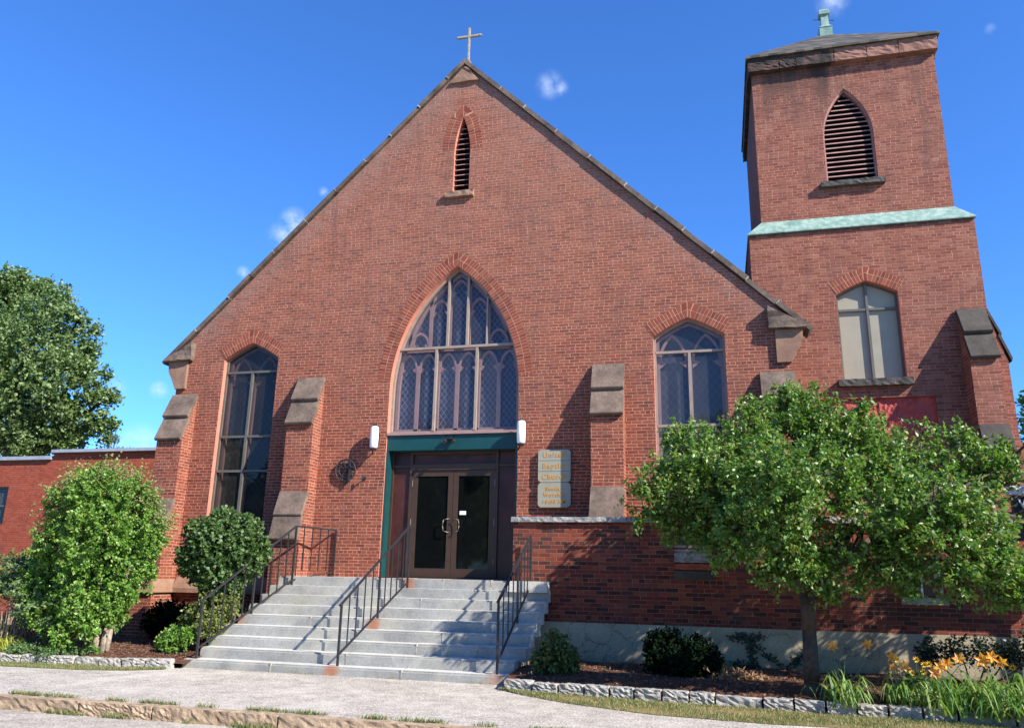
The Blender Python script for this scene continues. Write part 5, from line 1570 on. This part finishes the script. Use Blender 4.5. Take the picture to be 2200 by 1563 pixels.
for k, (x, y, z, r_) in enumerate(((-6.5, -3.65, -.60, .40), (-6.15, -3.65, -.90, .40), (-7.25, -3.5, -.22, .38), (-7.45, -3.3, .05, .36), (-6.95, -3.6, -.42, .30), (-6.75, -3.6, -.78, .25), (-5.75, -3.6, -1.12, .25))):
    V, F = foliage([[x, y, z, r_]], 20, 12, 0.05, 450 + k, twig=0.25, up=0.0, droop=0.0, flat=0.03, inner=.3)
    VV.append(V); FF.append(F + n0); n0 += len(V)
mesh_np('pale_sprays', np.concatenate(VV), np.concatenate(FF), M_LPALE, lay)
bm = newbm(); lay_stems(bm); build('stem', bm, M_BARKL, lay)
# golden back shrub at the far left
BK = [[-9.1, -1.0, .25, .45], [-8.6, -1.0, .1, .4], [-9.6, -1.0, .0, .5], [-9.2, -1.0, -.5, .6], [-8.3, -1.2, -.5, .5]]
plant('weathered_shrub', (-9.2, -1.0, -1.38), 'olive brown shrub behind the tiered shrub by the annex', 'shrub', BK, M_LGOLD, 500, 11, .07, 33, trunk=lambda bm: [limb(bm, (-9.2, -1.0, -1.42), b_[:3], .02, .01, 118 + i) for i, b_ in enumerate(BK)], twig=.25)
# strip of low evergreen below the buttress
SHD = [[-5.9 + .35 * i, -0.95, -0.98 + .05 * math.sin(i * 2), .42] for i in range(8)]
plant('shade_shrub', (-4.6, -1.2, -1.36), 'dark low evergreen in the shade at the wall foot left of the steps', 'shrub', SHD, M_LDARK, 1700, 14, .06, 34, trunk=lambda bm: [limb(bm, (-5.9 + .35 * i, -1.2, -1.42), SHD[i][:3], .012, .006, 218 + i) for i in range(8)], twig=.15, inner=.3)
# creeping juniper
JU = [[-8.1 + .23 * i + .05 * math.sin(i * 7), -3.75 + .25 * math.sin(i * 2.3), -1.33, .24] for i in range(13)]
V, F = foliage(JU, 900, 12, .045, 35, twig=.22, up=.3, flat=.45, width=.25)
o = mesh_np('ground_cover', V, F, M_LCOVER); tag(o, 'low green creeping juniper spreading at the front of the left bed', 'ground cover', None, 'stuff')
def strap(V, F, base, ang, ln, rise, wd, g):
    """one arching strap leaf"""
    rise *= g.uniform(.55, 1.15); ln *= g.uniform(.5, 1.3)
    n = 5; d = np.array([math.cos(ang), math.sin(ang), 0.0]); sd_ = np.array([-math.sin(ang), math.cos(ang), 0])
    k0 = len(V)
    for i in range(n + 1):
        t_ = i / n
        p = np.array(base) + d * ln * t_ + np.array([0, 0, rise * (t_ * 2.1 - 1.9 * t_ * t_)])
        w = wd * (1 - t_ ** 2.2) + .001
        V.append(p - sd_ * w); V.append(p + sd_ * w)
    for i in range(n):
        a = k0 + 2 * i
        F.append((a, a + 1, a + 3)); F.append((a, a + 3, a + 2))
def strap_clump(name, loc, label, cat, n, ln, rise, wd, m, seed, spread=.12, group=None, part='leaves'):
    g = random.Random(seed); V = []; F = []
    for i in range(n):
        a = g.uniform(0, 2 * math.pi); s = g.uniform(.5, 1.15)
        strap(V, F, (loc[0] + g.gauss(0, spread), loc[1] + g.gauss(0, spread), loc[2] - .03), a, ln * s, rise * s * g.uniform(.7, 1.2), wd, g)
    t_ = empty(name, loc, label, cat, group)
    mesh_np(part, np.array(V), np.array(F), m, t_)
    return t_
strap_clump('golden_grass', (-7.05, -3.75, -1.36), 'bright yellow grass clump at the left edge', 'grass clump', 130, .35, .42, .007, M_LYEL, 41)
tg = empty('dry_shrub', (-7.15, -3.5, -1.38), 'bare pale twigs standing over the yellow grass', 'dry shrub')
bm = newbm(); rr = random.Random(8)
for i in range(22):
    a = Vector((-7.15 + rr.gauss(0, .06), -3.5 + rr.gauss(0, .05), -1.40)); t_ = a + Vector((rr.gauss(0, .16), rr.gauss(0, .12), rr.uniform(.5, 1.0)))
    pts = limb(bm, a, t_, .011, .004, 500 + i, .1, 5)
build('twig', bm, M_TWIG, tg)
DD = [[-6.0, -3.45, -1.34, .2], [-6.3, -3.5, -1.35, .16], [-5.75, -3.5, -1.36, .14]]
plant('dried_plant', (-6.0, -3.5, -1.38), 'flattened tan dried plant on the mulch in the left bed', 'dried plant', DD, M_LDEAD, 120, 10, .07, 42, twig=.15, flat=.4, width=.2)
DD2 = [[5.62, -2.9, -1.3, .22], [5.9, -2.9, -1.33, .18], [5.4, -3.0, -1.35, .16]]
plant('dried_plant', (5.62, -2.9, -1.38), 'withered brown plant between the dark yew and the tree trunk', 'dried plant', DD2, M_LDEAD, 110, 10, .08, 43, twig=.25, flat=.5, width=.15)
# ivy creeping on the foundation
iv = empty('ivy', (6.3, -1.25, -1.35), 'sparse dark ivy climbing the pale foundation beside the tree trunk', 'ivy')
g = np.random.default_rng(5)
k = 420; tt = g.random(k)
br = g.integers(0, 5, k)
xx = np.where(br == 0, 5.9 + tt * .02, np.where(br == 1, 6.45 - tt * .75, np.where(br == 2, 6.1 - tt * .5, np.where(br == 3, 6.5 + tt * .3, 5.6 + tt * .5))))
zz = np.where(br == 0, -1.35 + tt * .5, np.where(br == 1, -1.3 + tt * .52, np.where(br == 2, -1.33 + tt * .05, np.where(br == 3, -1.35 + tt * .35, -.86 + tt * .03))))
Pp = np.stack([xx + g.normal(size=k) * .035, np.full(k, -1.25) - g.random(k) * .03, zz + g.normal(size=k) * .03], 1)
V, F = leaf_cards(Pp, nrm(g.normal(size=(k, 3)) * np.array([1, .2, 1])), nrm(np.array([0, -1, .3]) + g.normal(size=(k, 3)) * .3), np.full(k, .05), np.full(k, .022))
mesh_np('leaves', V, F, M_LIVY, iv)
bm = newbm()
for a, b_ in (((5.9, -1.24, -1.4), (5.92, -1.24, -.85)), ((6.45, -1.24, -1.35), (5.7, -1.24, -.8))): limb(bm, a, b_, .008, .004, 7, 0, 5)
build('stem', bm, M_BARK, iv)

# daylilies and coneflowers
def star(bm, c, r, fwd, rr, petals=6):
    f = Vector(fwd).normalized(); u = f.cross(Vector((0, 0, 1))).normalized(); v = u.cross(f)
    a0 = rr.uniform(0, 1)
    for i in range(petals):
        a = a0 + 2 * math.pi * i / petals
        d = u * math.cos(a) + v * math.sin(a); s = u * -math.sin(a) + v * math.cos(a)
        w = r * (.24 if petals == 6 else .16)
        p = [c - f * r * .35, c + d * r * .5 + s * w, c + d * r * 1.0 + f * r * .12, c + d * r * .5 - s * w]
        vs = [bm.verts.new(q) for q in p]; mid = bm.verts.new(c + d * r * .55 - f * r * .10)
        bm.faces.new((vs[0], vs[1], mid)); bm.faces.new((vs[1], vs[2], mid)); bm.faces.new((vs[2], vs[3], mid)); bm.faces.new((vs[3], vs[0], mid))
LIL = [[6.9, -3.9, -0.75], [7.34, -3.9, -0.71], [7.64, -3.9, -0.99], [7.77, -3.9, -0.96], [8.2, -3.9, -0.95], [8.29, -3.9, -0.91], [8.13, -3.9, -1.03], [8.43, -3.9, -0.84], [8.71, -3.9, -0.85], [8.82, -3.9, -0.8], [8.92, -3.9, -0.87], [7.63, -3.9, -0.86]]
CL = [((6.95, -4.4, -1.40), 'daylily clump with tall flowers just right of the tree trunk', 42, (0, 1)), ((7.65, -4.2, -1.38), 'small daylily clump below the first yellow flowers', 34, (2, 3, 11)),
      ((8.25, -4.45, -1.40), 'daylily clump in the middle of the flower bed', 120, (4, 5, 6, 7)), ((8.80, -4.5, -1.40), 'largest daylily clump with the brightest orange flowers', 150, (8, 9, 10)), ((9.35, -4.55, -1.40), 'daylily clump cut by the right edge of the picture', 120, ())]
rr = random.Random(66)
for i, (c, lab, n, fl) in enumerate(CL):
    t_ = strap_clump('daylily', c, lab, 'daylily', int(n * 2.3), .42, .60, .012, M_LLILY, 50 + i, .10 if i < 2 else .20, 'daylilies in the right bed')
    bm = newbm()
    for k in fl:
        p = Vector(LIL[k]); limb(bm, (c[0] + rr.uniform(-.1, .1), c[1], c[2]), p, .006, .004, 600 + k, .02, 5)
    for k in range(3):
        limb(bm, c, (c[0] + rr.uniform(-.3, .3), c[1] + .1, c[2] + rr.uniform(.35, .6)), .005, .003, 640 + i * 3 + k, .02, 5)
    build('stem', bm, M_STEM, t_)
    for k in fl:
        bm = newbm(); star(bm, Vector(LIL[k]), .088 if k not in (8,) else .11, (-.25 + rr.uniform(-.5, .5), -1, .15 + rr.uniform(-.2, .5)), rr)
        build('flower', bm, M_FORANGE, t_)
RUD = [[7.73, -3.6, -0.91], [7.98, -3.6, -0.9], [8.07, -3.6, -0.96], [8.13, -3.6, -0.95], [7.91, -3.6, -1.07], [8.05, -3.6, -1.05], [9.13, -3.6, -0.95]]
def coneflower(c, lab, idx, blob, seed):
    t_ = empty('coneflower', c, lab, 'coneflower', 'yellow coneflowers behind the daylilies')
    bm = newbm()
    for k in idx: limb(bm, c, RUD[k], .005, .003, 700 + k, .02, 5)
    build('stem', bm, M_STEM, t_)
    V, F = foliage(blob, 90, 9, .06, seed, twig=.12)
    mesh_np('leaves', V, F, M_LB2, t_)
    for k in idx:
        bm = newbm(); star(bm, Vector(RUD[k]), .05, (-.2, -1, .5), rr, 10)
        fo = build('flower', bm, M_FYEL, t_)
        bm = newbm(); p = Vector(RUD[k]); rod(bm, p, p + Vector((-.004, -.02, .012)), .014, .008, 8)
        build('eye', bm, M_FDARK, fo)
coneflower((7.98, -3.6, -1.38), 'yellow coneflower plant with six blooms left of the orange lilies', (0, 1, 2, 3, 4, 5), [[7.95, -3.6, -1.22, .16]], 71)
coneflower((9.13, -3.6, -1.38), 'single yellow coneflower near the right edge', (6,), [[9.15, -3.6, -1.2, .15]], 72)

# street trees on the far side of the road: they darken the door glass and close the sky in front of the church
ST = [[0, 0, 6.5, 3.2], [-2, 1, 5, 2.4], [2.2, 0, 5.2, 2.5], [0.3, -.5, 9.2, 2.4], [1.0, 1.0, 3.6, 2.0], [-1.6, -1, 8, 2.0]]
STL = ['broad street tree across the road facing the left end of the annex', 'broad street tree across the road facing the maple', 'broad street tree across the road facing the lime shrub', 'broad street tree across the road facing the church doors', 'broad street tree across the road facing the brick wing',
       'broad street tree across the road facing the bell tower', 'broad street tree across the road beyond the letter board']
V, F = foliage([[a, b, c, d] for a, b, c, d in ST], 2600, 9, 0.40, 77, twig=.8, out=1.1, inner=.4, width=.42)
st0 = None
for i, (x, y) in enumerate(((-30, -33), (-21, -31), (-12, -33), (-3, -31), (6, -33), (15, -31), (24, -33))):
    e_ = empty('street_tree', (x, y, -1.7), STL[i], 'tree', 'street trees across the road')
    if st0 is None:
        cr_ = mesh_np('crown', V, F, M_LBIG); bm = newbm(); rod(bm, (0, 0, -.1), (0, 0, 4), .35, .25, 10)
        for k, b_ in enumerate(ST): limb(bm, (0, 0, 3.6), b_[:3], .15, .05, 40 + k)
        tr_ = build('trunk', bm, M_BARK); st0 = (cr_, tr_)
        parts = st0
    else:
        parts = [o.copy() for o in st0]
        for o in parts: COL.objects.link(o)
    for o in parts: o.parent = e_; o.location = (0, 0, 0); 
    e_.rotation_euler = (0, 0, i * 1.3)

# turf, weeds, chips
def blades(name, pts, n, hgt, m, seed, label, z0, wd=.004):
    g = np.random.default_rng(seed)
    P = pts(g, n)
    n = len(P)
    a = g.random(n) * 2 * math.pi
    D = nrm(np.stack([np.cos(a) * .5, np.sin(a) * .5, np.ones(n) * .9], 1))
    Nn = nrm(g.normal(size=(n, 3)))
    s = hgt * (0.4 + g.random(n))
    V, F = leaf_cards(P, D, Nn, s, np.full(n, wd), 0)
    o = mesh_np(name, V, F, m); tag(o, label, 'grass', None, 'stuff')
    return o
TL = [(-9, -4.66), (-6.2, -4.58), (-4.6, -4.48), (-3.9, -4.26), (-3.48, -3.92)]
TR = [(2.32, -3.98), (2.72, -4.4), (3.42, -4.9), (4.6, -5.4), (5.92, -5.55), (7.2, -5.5), (8.9, -5.7), (14, -5.9)]
def interp(T_, x):
    return np.interp(x, [p[0] for p in T_], [p[1] for p in T_])
def ptsL(g, n):
    x = g.uniform(-9, -3.46, n); f = interp(TL, x); b = np.array([yedgeL(q) for q in x]) - .08
    y = f - .03 + (b - f) * g.random(n)
    nzv = np.sin(x * 5.1 + 1) * np.sin(y * 9) + g.random(n)
    k = nzv > .1
    return np.stack([x, y, np.full(n, GZ + .004)], 1)[k]
def ptsR(g, n):
    x = g.uniform(2.3, 11, n); f = interp(TR, x); b = np.array([yedgeR(q) for q in x]) - .08
    y = f - .04 + (b - f) * g.random(n)
    nzv = np.sin(x * 2.9 + 1) * np.sin(y * 6 + x) + g.random(n) * 1.3
    k = nzv > .25
    return np.stack([x, y, np.full(n, GZ + .004)], 1)[k]
blades('grass', ptsL, 12000, .04, M_GRASS, 81, 'short patchy grass strip before the left edging stones', 0)
blades('grass', ptsR, 22000, .04, M_GRASS, 82, 'dry patchy grass strip before the right edging stones', 0)
def ptsK(g, n):
    x = g.uniform(-5, 4, n); y = -6.95 + np.abs(g.normal(size=n)) * .035
    k = (np.sin(x * 3.7) + np.sin(x * 9.1) + g.random(n) * 1.2) > .55
    return np.stack([x, y, np.full(n, GZ)], 1)[k]
def ptsK2(g, n):
    x = g.uniform(-5, 1, n); y = -7.16 - np.abs(g.normal(size=n)) * .02
    k = (np.sin(x * 2.7 + 1) + np.sin(x * 7.1) + g.random(n)) > 1.0
    return np.stack([x, y, np.full(n, -1.66)], 1)[k]
blades('weeds', ptsK, 6000, .06, M_GRASS, 83, 'weeds growing in the joint between kerb and sidewalk', 0)
blades('weeds', ptsK2, 2500, .07, M_GRASS, 84, 'weeds growing at the foot of the kerb on the road side', 0)
def ptsS(g, n):
    x = g.uniform(-3.45, 2.3, n); k = (np.sin(x * 4.3) + g.random(n)) > 1.45
    return np.stack([x, -3.56 + g.normal(size=n) * .01, np.full(n, GZ)], 1)[k]
blades('weeds', ptsS, 900, .045, M_GRASS, 85, 'tiny weeds at the foot of the bottom granite step', 0)
def chips(n, xs, yb, edge, zf, seed, label):
    g = np.random.default_rng(seed)
    x = g.uniform(*xs, n); e = np.array([edge(q) for q in x]) + .07
    y = e + (yb - e) * g.random(n) ** 1.3
    z = np.array([zf(a, c) for a, c in zip(x, y)]) + .006
    P = np.stack([x, y, z], 1)
    D = nrm(g.normal(size=(n, 3)) * np.array([1, 1, .25])); Nn = nrm(g.normal(size=(n, 3)) * .4 + np.array([0, 0, 1]))
    V, F = leaf_cards(P, D, Nn, .02 + .05 * g.random(n), .004 + .006 * g.random(n), .3)
    o = mesh_np('mulch', V, F, M_CHIP); tag(o, label, 'mulch', None, 'stuff')
chips(14000, (-9, -3.45), -1.0, yedgeL, bedL, 91, 'brown bark chips covering the left bed')
chips(20000, (2.4, 10.5), -1.25, yedgeR, bedR, 92, 'dark bark chips covering the right bed')
